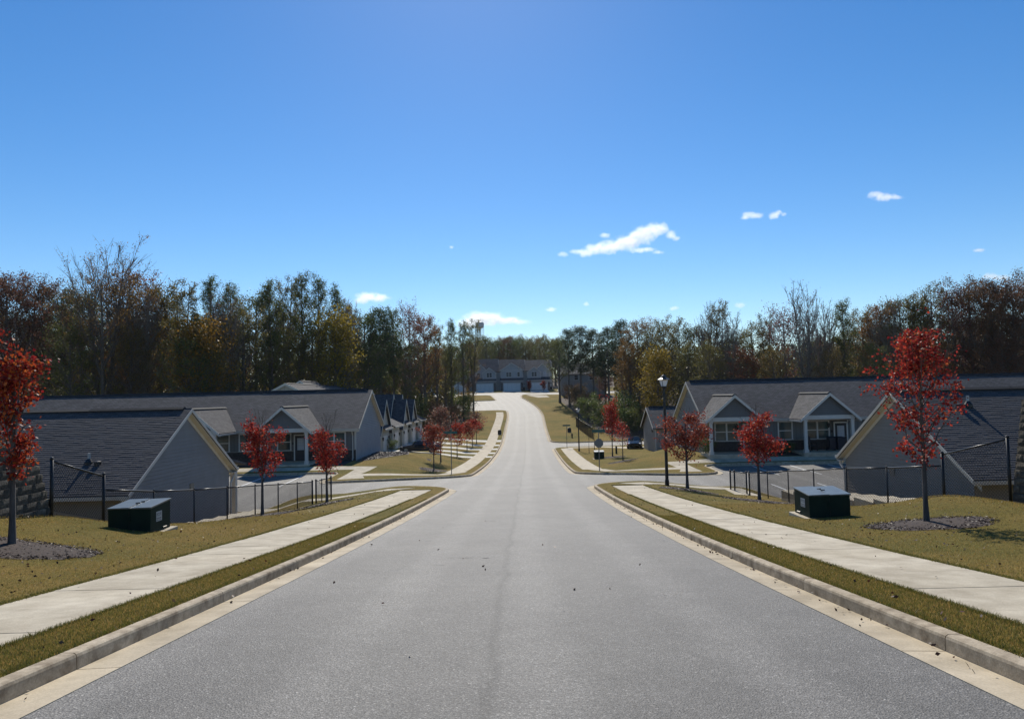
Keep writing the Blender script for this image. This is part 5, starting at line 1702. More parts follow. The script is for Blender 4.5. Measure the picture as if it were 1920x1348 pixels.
# ------------------------------------------------------------------ cars
def car(label, loc, rz, paint):
    t = thing('parked_car', label, 'car', loc, rz)
    st = [(0.0, .36, .60, .60, .64, .46), (.12, .24, .68, .80, .72, .60), (.45, .2, .75, .87, .81, .68), (.95, .19, .81, .90, .88, .72), (1.4, .19, .87, .91, .95, .74), (1.75, .19, .90, .91, 1.17, .68), (2.1, .19, .92, .91, 1.37, .62),
          (2.6, .19, .93, .91, 1.44, .60), (3.1, .19, .94, .91, 1.42, .59), (3.55, .2, .95, .90, 1.28, .60), (3.95, .21, .95, .89, 1.05, .66), (4.35, .25, .92, .86, 1.0, .62), (4.58, .36, .84, .76, .90, .52)]
    m = MB(); rings = []
    for x, zb, zbelt, w, zt, wt in st:
        r = [(x, w * .9, zb), (x, w, zb + .16), (x, w * 1.01, (zb + zbelt) / 2 + .05), (x, w * .97, zbelt), (x, wt + .02, zt - .05), (x, wt * .8, zt), (x, 0, zt + .015)]
        r = r + [(a, -b, c) for a, b, c in reversed(r[:-1])]
        rings.append(r)
    k = len(rings[0])
    for r in rings:
        m.v += r
    for i in range(len(rings) - 1):
        for j in range(k):
            j2 = (j + 1) % k
            m.f.append((i * k + j, (i + 1) * k + j, (i + 1) * k + j2, i * k + j2))
    m.f.append(tuple(range(k))); m.f.append(tuple((len(rings) - 1) * k + j for j in reversed(range(k))))
    m.build('body', paint, t, smooth=False, bevel=0.0)
    def off(p, d):
        return tuple(p[i] + d[i] for i in range(3))
    for s in (0, 1):
        jb, jt = (3, 4) if s == 0 else (k - 3, k - 4)
        sg = 1 if s == 0 else -1
        for i0, i1 in ((5, 7), (7, 9)):
            w_ = MB()
            a = [rings[i][jb] for i in range(i0, i1 + 1)]; b = [rings[i][jt] for i in range(i0, i1 + 1)]
            def lerp(p, q, f):
                return tuple(p[n] + (q[n] - p[n]) * f for n in range(3))
            for n in range(len(a) - 1):
                lo0, lo1, hi0, hi1 = lerp(a[n], b[n], .12), lerp(a[n + 1], b[n + 1], .12), lerp(a[n], b[n], .88), lerp(a[n + 1], b[n + 1], .88)
                w_.prism([off(lo0, (0.03, sg * .006, .002)), off(lo1, (-0.03, sg * .006, .002)), off(hi1, (-0.03, sg * .006, .002)), off(hi0, (0.03, sg * .006, .002))], (0, sg * .006, 0.002))
            w_.build('side_window', 'glass_dark', t)
    for nm, i0, i1, dz in (('windscreen', 4, 6, 1), ('rear_window', 9, 10, 1)):
        w_ = MB()
        for i in range(i0, i1):
            A, B_ = rings[i], rings[i + 1]
            q = [A[5], B_[5], B_[k - 5], A[k - 5]]
            nrm = Vector((-(B_[5][2] - A[5][2]), 0, (B_[5][0] - A[5][0]))).normalized() if i0 == 4 else Vector(((A[5][2] - B_[5][2]), 0, (B_[5][0] - A[5][0]))).normalized()
            w_.prism([off(p, tuple(nrm * .016)) for p in q], tuple(nrm * .008))
        w_.build(nm, 'glass_dark', t)
    for x in (.82, 3.65):
        for s in (-1, 1):
            wh = MB().tube([(x, s * .70, .32), (x, s * .93, .32)], .325, 18).build('wheel', 'tyre', t)
            MB().tube([(x, s * .90, .32), (x, s * .936, .32)], .215, 10).build('rim', 'rim', wh)
    for s in (-1, 1):
        MB().hexa([(.03, s * .74, .56), (.10, s * .50, .56), (.30, s * .50, .58), (.42, s * .86, .58), (.04, s * .74, .68), (.10, s * .50, .68), (.34, s * .50, .76), (.44, s * .87, .74)]).build('headlight', 'head', t)
        MB().box(4.35, 4.585, s * .62 - .12, s * .62 + .12, .72, .84).build('tail_light', 'tail', t)
        MB().box(1.62, 1.78, s * 1.0 - .09, s * 1.0 + .09, .92, 1.05).build('mirror', paint, t)
    MB().box(-.012, .05, -.42, .42, .40, .54).build('grille', 'black', t)
    return t
car('dark grey sedan parked nose in at the garage row behind red maples', (-12.9, 82.0, float(Bh(-11.0, 82.0)) + 0.15), R(-1), 'car_grey')
car('dark blue green sedan facing the camera on the drive beside the right garage wing', (14.75, 88.6, float(Bh(14.7, 89.5)) + 0.15), R(80), 'car_teal')

# ------------------------------------------------------------------ trees
def np_tubes(chains, nside):
    """chains: list of (pts (n,3), radii (n,))"""
    VV, FF = [], []
    base = 0
    ang = np.linspace(0, 2 * np.pi, nside, endpoint=False)
    for P, r in chains:
        P = np.asarray(P, float); n = len(P)
        t = np.gradient(P, axis=0); t /= np.maximum(1e-9, np.linalg.norm(t, axis=1))[:, None]
        a = np.where(np.abs(t[:, :1]) < 0.8, np.array([[1.0, 0, 0]]), np.array([[0, 1.0, 0]]))
        u = np.cross(t, a); u /= np.linalg.norm(u, axis=1)[:, None]
        w = np.cross(t, u)
        ring = P[:, None, :] + (u[:, None, :] * np.cos(ang)[None, :, None] + w[:, None, :] * np.sin(ang)[None, :, None]) * np.asarray(r)[:, None, None]
        VV.append(ring.reshape(-1, 3))
        i = np.arange(n - 1)[:, None] * nside; k = np.arange(nside)[None, :]; k2 = (k + 1) % nside
        f = np.stack([base + i + k, base + i + k2, base + i + nside + k2, base + i + nside + k], -1).reshape(-1, 4)
        FF.append(f); base += n * nside
    return np.concatenate(VV), np.concatenate(FF)

def leaf_quads(rng, C, size, aspect=0.6, flat=0.0):
    n = len(C)
    u = rng.normal(size=(n, 3)); u[:, 2] *= (1 - flat); u /= np.linalg.norm(u, axis=1)[:, None]
    a = rng.normal(size=(n, 3)); a[:, 2] *= (1 - flat * 0.9) if flat else 1
    v = a - u * (a * u).sum(1)[:, None]; v /= np.maximum(1e-6, np.linalg.norm(v, axis=1))[:, None]
    s = size * rng.uniform(0.6, 1.25, n)[:, None]
    V = np.stack([C + u * s * 0.5, C + v * s * aspect * 0.5 + u * s * 0.08, C - u * s * 0.5, C - v * s * aspect * 0.5 + u * s * 0.08], 1).reshape(-1, 3)
    F = np.arange(n * 4).reshape(-1, 4)
    return V, F

def gen_tree(seed, h, tr, cb, rmax, prof, n_limb, up, leaf_n, leaf_s, sig=0.35, bare_top=0.0, twigs=4, aspect=0.6, clump=None, inner=0.35, wob=0.25, lean=(0, 0), forks=1, droop=0.0, twig_r=None):
    rng = np.random.default_rng(seed)
    nt = 9
    tt = np.linspace(0, 1, nt)
    stems = []
    for f in range(forks):
        off = np.cumsum(rng.normal(0, wob * 0.09, (nt, 2)), axis=0) * h * 0.05
        off[0] = 0
        if forks > 1:
            a = 2 * math.pi * f / forks + rng.uniform(0, 1)
            spread = rmax * rng.uniform(0.35, 0.6)
            s_ = np.clip((tt - cb * 0.5) / (1 - cb * 0.5), 0, 1) ** 0.9
            off = off + np.stack([np.cos(a) * spread * s_, np.sin(a) * spread * s_], 1)
        hh = h * (1.0 if f == 0 else rng.uniform(0.8, 0.97))
        P = np.stack([off[:, 0] + lean[0] * tt * h, off[:, 1] + lean[1] * tt * h, tt * hh], 1)
        rr = tr * (1 - tt) ** 0.8 * (0.75 if forks > 1 else 1) + 0.006 * h / 5
        rr[0] *= 1.3
        stems.append((P, rr))
    limbs, twl, pts = [], [], []
    pr = np.array(prof)
    for i in range(n_limb):
        P, rr = stems[i % forks]
        t0 = cb + (0.97 - cb) * ((i + rng.uniform(0, 1)) / n_limb)
        base = np.array([np.interp(t0, tt, P[:, k]) for k in range(3)])
        r0 = np.interp(t0, tt, rr)
        az = i * 2.399 + rng.uniform(-0.5, 0.5)
        ln = rmax * np.interp((t0 - cb) / (1 - cb), pr[:, 0], pr[:, 1]) * rng.uniform(0.65, 1.15)
        el = up * rng.uniform(0.7, 1.2)
        d = np.array([math.cos(az) * math.cos(el), math.sin(az) * math.cos(el), math.sin(el)])
        n = 5
        q = np.linspace(0, 1, n)
        curve = base[None] + d[None] * (ln / max(0.25, math.cos(el))) * q[:, None] * 0.85
        curve[:, 2] += (0.18 - droop) * ln * q ** 2
        curve[1:] += rng.normal(0, 0.05 * ln, (n - 1, 3))
        lr = np.maximum(r0 * 0.5 * (1 - q * 0.85), twig_r or 0.0045 * h / 5)
        limbs.append((curve, lr))
        has = t0 < 1 - bare_top * rng.uniform(0.6, 1.3)
        if has:
            k = 6
            s = rng.uniform(inner, 1.05, k)
            pts.append(np.stack([np.interp(s, q, curve[:, j]) for j in range(3)], 1))
        for j in range(twigs):
            s = rng.uniform(0.3, 0.95)
            b = np.array([np.interp(s, q, curve[:, k]) for k in range(3)])
            dd = d + rng.normal(0, 0.55, 3); dd[2] += 0.25 - droop; dd /= np.linalg.norm(dd)
            tl = ln * rng.uniform(0.3, 0.6)
            tp = b[None] + dd[None] * tl * np.linspace(0, 1, 3)[:, None] + rng.normal(0, 0.03 * tl, (3, 3))
            twl.append((tp, np.array([0.8, 0.6, 0.4]) * (twig_r if twig_r else max(0.007 * h / 5, lr[2] * 0.6))))
            if has:
                s = rng.uniform(0.2, 1.1, 4)
                pts.append(np.stack([np.interp(s, [0, 0.5, 1], tp[:, k]) for k in range(3)], 1))
    for P, rr in stems:       # leaves round the leader too
        s = rng.uniform(cb + 0.1, 1 - bare_top, 8)
        pts.append(np.stack([np.interp(s, tt, P[:, k]) for k in range(3)], 1))
    V1, F1 = np_tubes(stems, 8)
    V2, F2 = np_tubes(limbs, 5)
    V3, F3 = np_tubes(twl, 3) if twl else (np.zeros((0, 3)), np.zeros((0, 4), int))
    bark = (np.concatenate([V1, V2, V3]), np.concatenate([F1, F2 + len(V1), F3 + len(V1) + len(V2)]))
    pts = np.concatenate(pts)
    # uneven leafiness: some sprays are full, some nearly bare
    wgt = rng.gamma(0.55, 1.0, len(pts)); wgt /= wgt.sum()
    ci = rng.choice(len(pts), leaf_n, p=wgt)
    C = pts[ci] + rng.normal(0, sig, (leaf_n, 3)) * np.array([1, 1, 0.8])
    C[:, 2] = np.maximum(C[:, 2], cb * h * 0.55)
    LV, LF = leaf_quads(rng, C, leaf_s, aspect)
    return bark, (LV, LF)

def tree_parts(t, bark, leaf, bmat, lmat, crown='crown'):
    mesh_np('trunk', bark[0], bark[1], bmat, t, smooth=True)
    mesh_np(crown, leaf[0], leaf[1], lmat, t)

def young_maple(label, x, y, h, cb, rmax, prof, n_limb, leaf_n, leaf_s, lmat, seed, bare_top=0.2, up=0.95, tr=0.045, sig=0.11, twigs=4, rz=0.0, lean=(0, 0)):
    t = thing('red_maple', label, 'tree', (x, y, H(x, y)), rz, 'young red maples along the street')
    bark, leaf = gen_tree(seed, h, tr, cb, rmax, prof, n_limb, up, leaf_n, leaf_s, sig, bare_top, twigs, 0.8, inner=0.1, wob=0.12, lean=lean)
    tree_parts(t, bark, leaf, 'bark_young', lmat)
    return t

OV = [(0, 0.75), (0.2, 1.0), (0.5, 0.72), (0.8, 0.4), (1, 0.2)]
COLM = [(0, 0.7), (0.3, 1.0), (0.6, 0.8), (1, 0.35)]
young_maple('red maple in front of the left block wall with bare twigs at its top', -9.35, 13.5, 3.9, 0.30, 0.52, COLM, 30, 3100, 0.072, 'leaf_orange_red', 11, 0.22, 1.2, 0.055, 0.09)
young_maple('red maple on the right lawn with a mulch ring, tallest in the photo', 8.75, 15.5, 4.0, 0.30, 1.02, [(0, 0.5), (0.2, 0.75), (0.38, 1.1), (0.5, 0.85), (0.7, 0.45), (1, 0.2)], 40, 3900, 0.07, 'leaf_red', 22, 0.03, 0.95, 0.05, 0.085)
young_maple('red maple inside the left fence in front of the porch column', -9.75, 28.0, 3.9, 0.33, 0.80, OV, 26, 2900, 0.085, 'leaf_red', 31, 0.42, 1.05, 0.055, 0.11)
young_maple('red maple at the end of the left fence nearest the corner', -8.45, 32.6, 4.0, 0.28, 0.88, OV, 26, 2700, 0.085, 'leaf_red', 41, 0.42, 1.0, 0.055, 0.12)
young_maple('red maple inside the right fence left of the green utility box', 9.75, 29.0, 3.9, 0.36, 1.1, OV, 30, 3600, 0.085, 'leaf_red', 51, 0.42, 0.75, 0.06, 0.13)
young_maple('broad rusty red maple beside the tall street lamp at the right corner', 8.15, 34.3, 3.75, 0.33, 1.5, OV, 34, 4200, 0.09, 'leaf_rust', 61, 0.35, 0.72, 0.07, 0.15)
young_maple('small rust red maple in the mulch just left of the far street sign', -6.45, 58.0, 3.3, 0.34, 1.3, OV, 26, 2300, 0.11, 'leaf_rust', 71, 0.0, 0.8, 0.05, 0.16)
young_maple('larger plum red maple behind the far left street sign', -6.75, 66.5, 4.9, 0.28, 1.9, OV, 30, 3000, 0.12, 'leaf_plum', 81, 0.0, 0.8, 0.06, 0.2)
FAR_M = [(-6.3, 80, 3.4, 'third', 'leaf_red'), (-6.1, 94, 3.4, 'fourth', 'leaf_rust'), (-5.8, 101.5, 3.5, 'fifth', 'leaf_red'), (-5.6, 108.5, 4.2, 'sixth', 'leaf_plum')]
for i, (x, y, h, nth, lm) in enumerate(FAR_M):
    young_maple('red maple between the concrete drives, %s up the row from the left corner' % nth, x, y, h, 0.32, 1.5 + 0.1 * i, OV, 22, 1500, 0.15, lm, 90 + i, 0.0, 0.75, 0.05, 0.2)
young_maple('thin half bare red maple on the right lawn with few leaves', 9.45, 63.0, 3.3, 0.35, 0.95, OV, 20, 520, 0.11, 'leaf_red', 101, 0.1, 0.9, 0.045, 0.15)
young_maple('dense upright red maple on the right lawn in front of the dark car', 10.05, 74.0, 5.0, 0.30, 1.15, COLM, 30, 2600, 0.13, 'leaf_red', 111, 0.0, 1.05, 0.06, 0.17)
young_maple('bare staked sapling by the small green utility box', 8.7, 84.0, 2.5, 0.5, 0.35, COLM, 10, 30, 0.10, 'leaf_olive', 121, 0.0, 1.1, 0.03, 0.08)
young_maple('grey sapling without leaves behind the octagonal sign', 10.0, 90.0, 3.2, 0.4, 0.7, OV, 16, 120, 0.12, 'leaf_olive', 131, 0.0, 1.0, 0.035, 0.15)
for i, (x, y) in enumerate(((4.9, 210.0), (8.9, 207.5))):
    young_maple('tiny bright red sapling in front of the right garage door' if i else 'tiny bright red sapling left of the right townhouse garage', x, y, 2.6, 0.2, 0.75, COLM, 14, 420, 0.28, 'leaf_orange_red', 140 + i, 0.0, 0.9, 0.05, 0.2)

# woodland kinds: each a trunk mesh and a crown mesh, reused for every tree of that kind
W = {}
def kind(name, desc, cat, mats, **kw):
    bark, leaf = gen_tree(**kw)
    t = thing(name, desc, cat, (0, -50, 0))
    tree_parts(t, bark, leaf, *mats)
    return t, desc, kw['h']
TALLP = [(0, 0.5), (0.35, 1.0), (0.7, 0.8), (1, 0.3)]
ROUND = [(0, 0.75), (0.3, 1.0), (0.65, 0.85), (1, 0.35)]
LIST = [
    ('poplar', 'poplar_tree', 'tall poplar with sparse green leaves', ('bark_dark', 'leaf_green'), dict(seed=1, h=23, tr=0.26, cb=0.34, rmax=2.5, prof=TALLP, n_limb=46, up=1.0, leaf_n=8500, leaf_s=0.20, sig=0.28, twigs=7)),
    ('poplar2', 'poplar_tree', 'tall poplar with sparse olive leaves', ('bark_dark', 'leaf_olive'), dict(seed=2, h=23, tr=0.24, cb=0.42, rmax=2.4, prof=TALLP, n_limb=44, up=1.0, leaf_n=7500, leaf_s=0.19, sig=0.26, twigs=7, forks=2)),
    ('oak', 'oak_tree', 'dense dark oak with brown leaves', ('bark_dark', 'leaf_oak'), dict(seed=3, h=20, tr=0.4, cb=0.27, rmax=5.6, prof=ROUND, n_limb=46, up=0.6, leaf_n=17000, leaf_s=0.2, sig=0.36, twigs=9)),
    ('amber', 'woodland_tree', 'broad tree with amber leaves', ('bark_dark', 'leaf_amber'), dict(seed=4, h=18, tr=0.32, cb=0.3, rmax=4.4, prof=ROUND, n_limb=44, up=0.75, leaf_n=12000, leaf_s=0.19, sig=0.3, twigs=9)),
    ('gold', 'woodland_tree', 'smaller golden tree', ('bark_dark', 'leaf_gold'), dict(seed=5, h=12, tr=0.2, cb=0.2, rmax=3.2, prof=ROUND, n_limb=36, up=0.7, leaf_n=7500, leaf_s=0.23, sig=0.5, twigs=5)),
    ('green', 'woodland_tree', 'leafy dull green tree', ('bark_dark', 'leaf_green'), dict(seed=6, h=18, tr=0.3, cb=0.3, rmax=4.2, prof=ROUND, n_limb=46, up=0.7, leaf_n=10500, leaf_s=0.19, sig=0.3, twigs=9)),
    ('olive', 'woodland_tree', 'leafy olive brown tree', ('bark_dark', 'leaf_olive'), dict(seed=7, h=17, tr=0.28, cb=0.3, rmax=3.8, prof=ROUND, n_limb=44, up=0.8, leaf_n=8000, leaf_s=0.19, sig=0.26, twigs=9)),
    ('bare', 'bare_tree', 'upright bare tree with fine branches', ('bark_grey', 'leaf_plum'), dict(seed=8, h=20, tr=0.26, cb=0.34, rmax=2.9, prof=ROUND, n_limb=120, up=1.12, leaf_n=900, leaf_s=0.2, sig=0.3, twigs=12, forks=3, twig_r=0.026)),
    ('bare2', 'bare_tree', 'big spreading tree with bare top', ('bark_dark', 'leaf_amber'), dict(seed=9, h=24, tr=0.42, cb=0.3, rmax=5.6, prof=ROUND, n_limb=90, up=0.95, leaf_n=9000, leaf_s=0.19, sig=0.28, twigs=12, bare_top=0.1, forks=3, twig_r=0.028)),
    ('pine', 'pine_tree', 'dark green pine with bare trunk', ('bark_dark', 'leaf_pine'), dict(seed=10, h=19, tr=0.26, cb=0.45, rmax=3.1, prof=[(0, 0.8), (0.4, 1.0), (0.8, 0.6), (1, 0.2)], n_limb=36, up=0.2, leaf_n=8500, leaf_s=0.42, sig=0.42, twigs=4, aspect=0.22)),
    ('plum', 'woodland_tree', 'open tree with plum red leaves', ('bark_grey', 'leaf_plum'), dict(seed=12, h=18, tr=0.24, cb=0.28, rmax=3.4, prof=TALLP, n_limb=42, up=0.9, leaf_n=5000, leaf_s=0.22, sig=0.5, twigs=6)),
    ('shrub', 'shrub', 'russet bush', ('bark_dark', 'leaf_oak'), dict(seed=13, h=4.0, tr=0.07, cb=0.06, rmax=2.2, prof=ROUND, n_limb=26, up=0.8, leaf_n=3200, leaf_s=0.2, sig=0.35, twigs=4, forks=3)),
    ('shrubg', 'shrub', 'dull green bush', ('bark_dark', 'leaf_green'), dict(seed=14, h=4.5, tr=0.07, cb=0.05, rmax=2.4, prof=ROUND, n_limb=28, up=0.7, leaf_n=4200, leaf_s=0.2, sig=0.4, twigs=4, forks=3)),
    ('shrubo', 'shrub', 'golden olive bush', ('bark_dark', 'leaf_gold'), dict(seed=15, h=5.0, tr=0.08, cb=0.08, rmax=2.2, prof=ROUND, n_limb=28, up=0.8, leaf_n=3600, leaf_s=0.2, sig=0.4, twigs=4, forks=2)),
]
for key, name, desc, mats, kw in LIST:
    W[key] = kind(name, desc, 'tree' if 'shrub' not in key else 'shrub', mats, **kw)

ZONES = [(115, 'above the left block wall'), (330, 'above the nearest left roof'), (480, "above the left row's far porch"),
         (570, "above the left row's near porch"), (700, "above the left row's right end"), (790, 'behind the garage row'), (905, 'left of the townhouses'),
         (1042, 'behind the townhouses'), (1130, 'before the beige end wall'), (1215, 'behind the right parked car'), (1300, 'behind the tall lamp'), (1480, "above the right row's first porch"),
         (1640, "above the right row's second porch"), (1790, 'behind the right lawn maple'), (9999, 'above the right block wall')]
PLACED = []
def Xat(px, y):
    return (px - 960) * y / 1350.0
def hor(px):
    return 745 - (px - 960) * 0.0227
def plant(px, y, top, k):
    x = Xat(px, y)
    zg = H(x, y)
    if k.startswith('shrub'):
        hh = W[k][2] * rnd.uniform(0.7, 1.2) if top is None else top
    else:
        hh = ((hor(px) - top) * y / 1350.0 - zg) * 0.93
    PLACED.append((px, x, y, zg, hh, k))
LEFT = [(-40, 84, 500, 'oak'), (8, 84, 506, 'oak'), (62, 88, 510, 'oak'), (112, 92, 528, 'green'), (150, 96, 540, 'green'), (192, 84, 458, 'bare2'), (240, 92, 500, 'amber'), (276, 90, 532, 'amber'), (312, 92, 528, 'olive'), (340, 86, 506, 'poplar2'),
        (372, 84, 590, 'gold'), (394, 90, 500, 'poplar'), (432, 94, 514, 'poplar'), (455, 90, 570, 'olive'), (478, 100, 540, 'green'), (505, 98, 508, 'poplar'), (536, 104, 500, 'poplar2'), (566, 103, 493, 'poplar'), (598, 106, 500, 'poplar'), (628, 106, 520, 'poplar'), (655, 110, 545, 'poplar2'), (585, 99, 600, 'olive'), (628, 101, 580, 'gold'),
        (682, 112, 580, 'green'), (712, 114, 560, 'pine'), (738, 117, 564, 'poplar'), (768, 122, 566, 'plum'), (796, 128, 588, 'amber'), (818, 134, 598, 'poplar2'), (846, 142, 590, 'poplar'), (868, 147, 594, 'poplar'), (886, 153, 588, 'poplar2'), (345, 82, 625, 'green'), (395, 84, 640, 'olive'), (245, 84, 610, 'olive'), (130, 82, 600, 'green'), (268, 87, 548, 'bare'), (418, 89, 545, 'bare'), (645, 107, 568, 'bare'), (510, 96, 620, 'green'), (560, 98, 630, 'olive'), (690, 108, 640, 'green'), (760, 118, 640, 'green'), (835, 140, 660, 'olive')]
RIGHT = [(1048, 172, 632, 'green'), (1066, 162, 606, 'pine'), (1088, 154, 600, 'pine'), (1112, 152, 606, 'pine'), (1140, 146, 602, 'pine'), (1165, 140, 587, 'pine'), (1196, 134, 596, 'amber'), (1222, 130, 612, 'olive'), (1246, 126, 594, 'olive'), (1275, 120, 596, 'olive'), (1302, 118, 606, 'green'), (1328, 112, 572, 'bare'), (1350, 110, 548, 'poplar2'), (1384, 112, 620, 'green'), (1412, 108, 604, 'olive'), (1440, 106, 574, 'poplar2'), (1472, 104, 572, 'plum'), (1510, 98, 532, 'bare'), (1548, 102, 570, 'bare'), (1584, 98, 548, 'poplar'), (1620, 102, 575, 'olive'), (1652, 98, 565, 'amber'), (1690, 98, 552, 'green'), (1722, 96, 536, 'poplar2'), (1752, 96, 530, 'olive'), (1790, 94, 538, 'plum'), (1822, 94, 520, 'oak'), (1862, 92, 518, 'oak'), (1905, 90, 512, 'oak'), (1955, 90, 515, 'oak'),
         (1180, 128, 640, 'amber'), (1368, 106, 590, 'bare'), (1665, 96, 560, 'bare'), (1232, 116, 650, 'gold'), (1330, 104, 640, 'olive'), (1450, 98, 650, 'olive'), (1560, 94, 650, 'olive'), (1640, 92, 640, 'green'), (1760, 90, 640, 'amber'), (1880, 88, 620, 'oak'), (1290, 112, 640, 'olive'), (1400, 100, 650, 'amber')]
for a in LEFT + RIGHT:
    plant(*a)
# deeper rows
r2 = random.Random(5)
for i in range(46):
    px = r2.uniform(-40, 880); base_y = 96 + max(0, px - 420) * 0.12
    top = np.interp(px, [0, 190, 280, 400, 560, 640, 700, 760, 830, 890], [560, 560, 580, 580, 560, 580, 610, 610, 630, 640])
    plant(px, base_y + r2.uniform(8, 45), top + r2.uniform(0, 50), r2.choice(['green', 'olive', 'poplar', 'green', 'amber', 'poplar2', 'oak', 'green']))
for i in range(40):
    px = r2.uniform(1120, 1970); base_y = 148 - (px - 1120) * 0.055
    top = np.interp(px, [1120, 1300, 1400, 1500, 1700, 1900], [640, 640, 635, 620, 590, 560])
    plant(px, base_y + r2.uniform(8, 45), top + r2.uniform(0, 40), r2.choice(['green', 'olive', 'olive', 'amber', 'poplar2', 'oak', 'green', 'green']))
for i in range(34):
    px = 872 + 185 * (i + r2.uniform(0, 1)) / 34
    plant(px, r2.uniform(238, 290), r2.uniform(626, 642), r2.choice(['green', 'olive', 'oak', 'pine', 'green', 'olive']))
# undergrowth at the wood's edge
for px, y, k in [(700, 112, 'shrubg'), (730, 116, 'shrub'), (752, 118, 'shrubg'), (778, 118, 'shrubg'), (800, 122, 'shrub'), (822, 128, 'shrub'), (838, 132, 'shrub'), (852, 136, 'shrub'), (862, 142, 'shrubg'), (872, 148, 'shrubo'), (1092, 148, 'shrub'), (1082, 156, 'shrub'), (1068, 168, 'shrub'), (1108, 142, 'shrub'), (1100, 134, 'shrubg'), (1122, 136, 'shrub'), (1128, 126, 'shrubg'), (1146, 124, 'shrubg'), (1150, 132, 'shrub'), (1166, 122, 'shrubg'), (1180, 118, 'shrubg'), (1196, 116, 'shrubg'), (1188, 124, 'shrubo'), (1212, 118, 'shrub'), (1228, 114, 'shrubo'), (1250, 110, 'shrubo'), (1275, 106, 'shrub'),
                 (20, 80, 'shrubg'), (90, 80, 'shrubg'), (170, 80, 'shrubg'), (260, 80, 'shrubg'), (330, 82, 'shrubo'), (400, 84, 'shrubo'), (440, 86, 'shrubg'), (500, 92, 'shrubo'), (540, 92, 'shrubg'), (620, 98, 'shrubg'), (1330, 98, 'shrubo'), (1390, 94, 'shrubo'), (1460, 92, 'shrubo'), (1530, 90, 'shrubg'), (1600, 88, 'shrubo'), (1660, 88, 'shrubg'), (1720, 86, 'shrub'), (1790, 84, 'shrubg'), (1860, 84, 'shrub')]:
    plant(px, y, None, k)

PLACED.sort(key=lambda p: p[0])
ORD = ['first', 'second', 'third', 'fourth', 'fifth', 'sixth', 'seventh', 'eighth', 'ninth', 'tenth', 'eleventh', 'twelfth']
def zone(px):
    for a, b in ZONES:
        if px < a:
            return b
cnt, seen, used = {}, {}, set()
for p in PLACED:
    kk = (W[p[5]][1], zone(p[0])); cnt[kk] = cnt.get(kk, 0) + 1
for px, x, y, zg, hh, k in PLACED:
    root, desc, h0 = W[k]
    kk = (desc, zone(px)); i = seen.get(kk, 0); seen[kk] = i + 1
    lab = desc + ' ' + kk[1] if cnt[kk] == 1 else ORD[min(i, 11)] + ' ' + desc + ' ' + kk[1]
    s = hh / h0
    sx = s * rnd.uniform(0.85, 1.1) if not k.startswith('poplar') else s * rnd.uniform(0.8, 1.0)
    rz = rnd.uniform(0, 6.28)
    if k not in used:
        used.add(k)
        o = root; o.location = (x, y, zg - 0.05); o.rotation_euler = (0, 0, rz); o.scale = (sx, sx, s); o['label'] = lab
    else:
        o = copy_tree(root, (x, y, zg - 0.05), rz, (sx, sx, s), lab)
    o['group'] = 'trees of the woods behind the houses' if 'shrub' not in k else 'bushes at the edge of the woods'

# the far-off wood that closes the gaps, one mass
rng = np.random.default_rng(77)
def mass(n, fx, fy, top):
    px = rng.uniform(*fx, n); y = rng.uniform(*fy, n)
    x = (px - 960) * y / 1350
    zg = Bh(x, y)
    hmax = top * (0.75 + 0.25 * np.sin(x * 0.35 + np.sin(y * 0.2) * 2) * np.cos(y * 0.13 + x * 0.11))
    z = zg + hmax * rng.uniform(0, 1, n) ** 0.8
    return np.stack([x, y, z], 1)
C = np.concatenate([mass(42000, (-120, 850), (150, 200), 15), mass(38000, (1150, 2050), (150, 195), 14), mass(16000, (700, 1250), (296, 330), 15)])
V, F = leaf_quads(rng, C, 0.75, 0.8)
o = mesh_np('distant_woods', V, F, 'leaf_olive'); stuff(o)

# foundation bushes in the cottages' shade
SH = W['shrubg'][0]
def bush(label, x, y, s):
    copy_tree(SH, (x, y, H(x, y) - 0.02), rnd.uniform(0, 6), (s * 1.2, s * 1.2, s), label)['group'] = 'low bushes by the houses'
bush('low dark bush by the garage row nearest the camera', -13.5, 79.9, 0.26)
bush('low bush in the shade right of the first porch of the right row', 19.6, 55.9, 0.2)
bush('low bush in the shade at the end of the right row', 14.9, 56.6, 0.3)
bush('low bush in the shade left of the second porch of the right row', 21.2, 55.9, 0.18)

# ------------------------------------------------------------------ mulch, gravel, grass blades, fallen leaves
def scatter(name, mat, C, size, aspect, flat, parent=None):
    z = Bh(C[:, 0], C[:, 1]) + C[:, 2]
    P = np.stack([C[:, 0], C[:, 1], z], 1)
    V, F = leaf_quads(rng, P, size, aspect, flat)
    return stuff(mesh_np(name, V, F, mat, parent))

def mulch_ring(label, x, y, rx, ry):
    m = MB(); n = 28
    zc = H(x, y)
    rr = random.Random(int(x * 100))
    ring = []
    for k in range(n):
        a = 2 * math.pi * k / n; j = rr.uniform(0.85, 1.1)
        px, py = x + rx * j * math.cos(a), y + ry * j * math.sin(a)
        ring.append((px, py, H(px, py) + 0.008))
    inner = [(x + (p[0] - x) * 0.55, y + (p[1] - y) * 0.55, H(x + (p[0] - x) * 0.55, y + (p[1] - y) * 0.55) + 0.05) for p in ring]
    top = (x, y, zc + 0.08)
    m.v = ring + inner + [top]
    for k in range(n):
        k2 = (k + 1) % n
        m.f.append((k, k2, n + k2, n + k)); m.f.append((n + k, n + k2, 2 * n))
    o = m.build('mulch_bed', 'mulch', smooth=True); stuff(o)
    num = int(1800 * rx * ry)
    a = rng.uniform(0, 2 * np.pi, num); r = np.sqrt(rng.uniform(0, 1.1, num))
    C = np.stack([x + rx * r * np.cos(a), y + ry * r * np.sin(a), 0.13 + 0.05 * (1 - r) + rng.uniform(0.01, 0.03, num)], 1)
    scatter('mulch_chips', 'chips', C, 0.06, 0.35, 0.75)
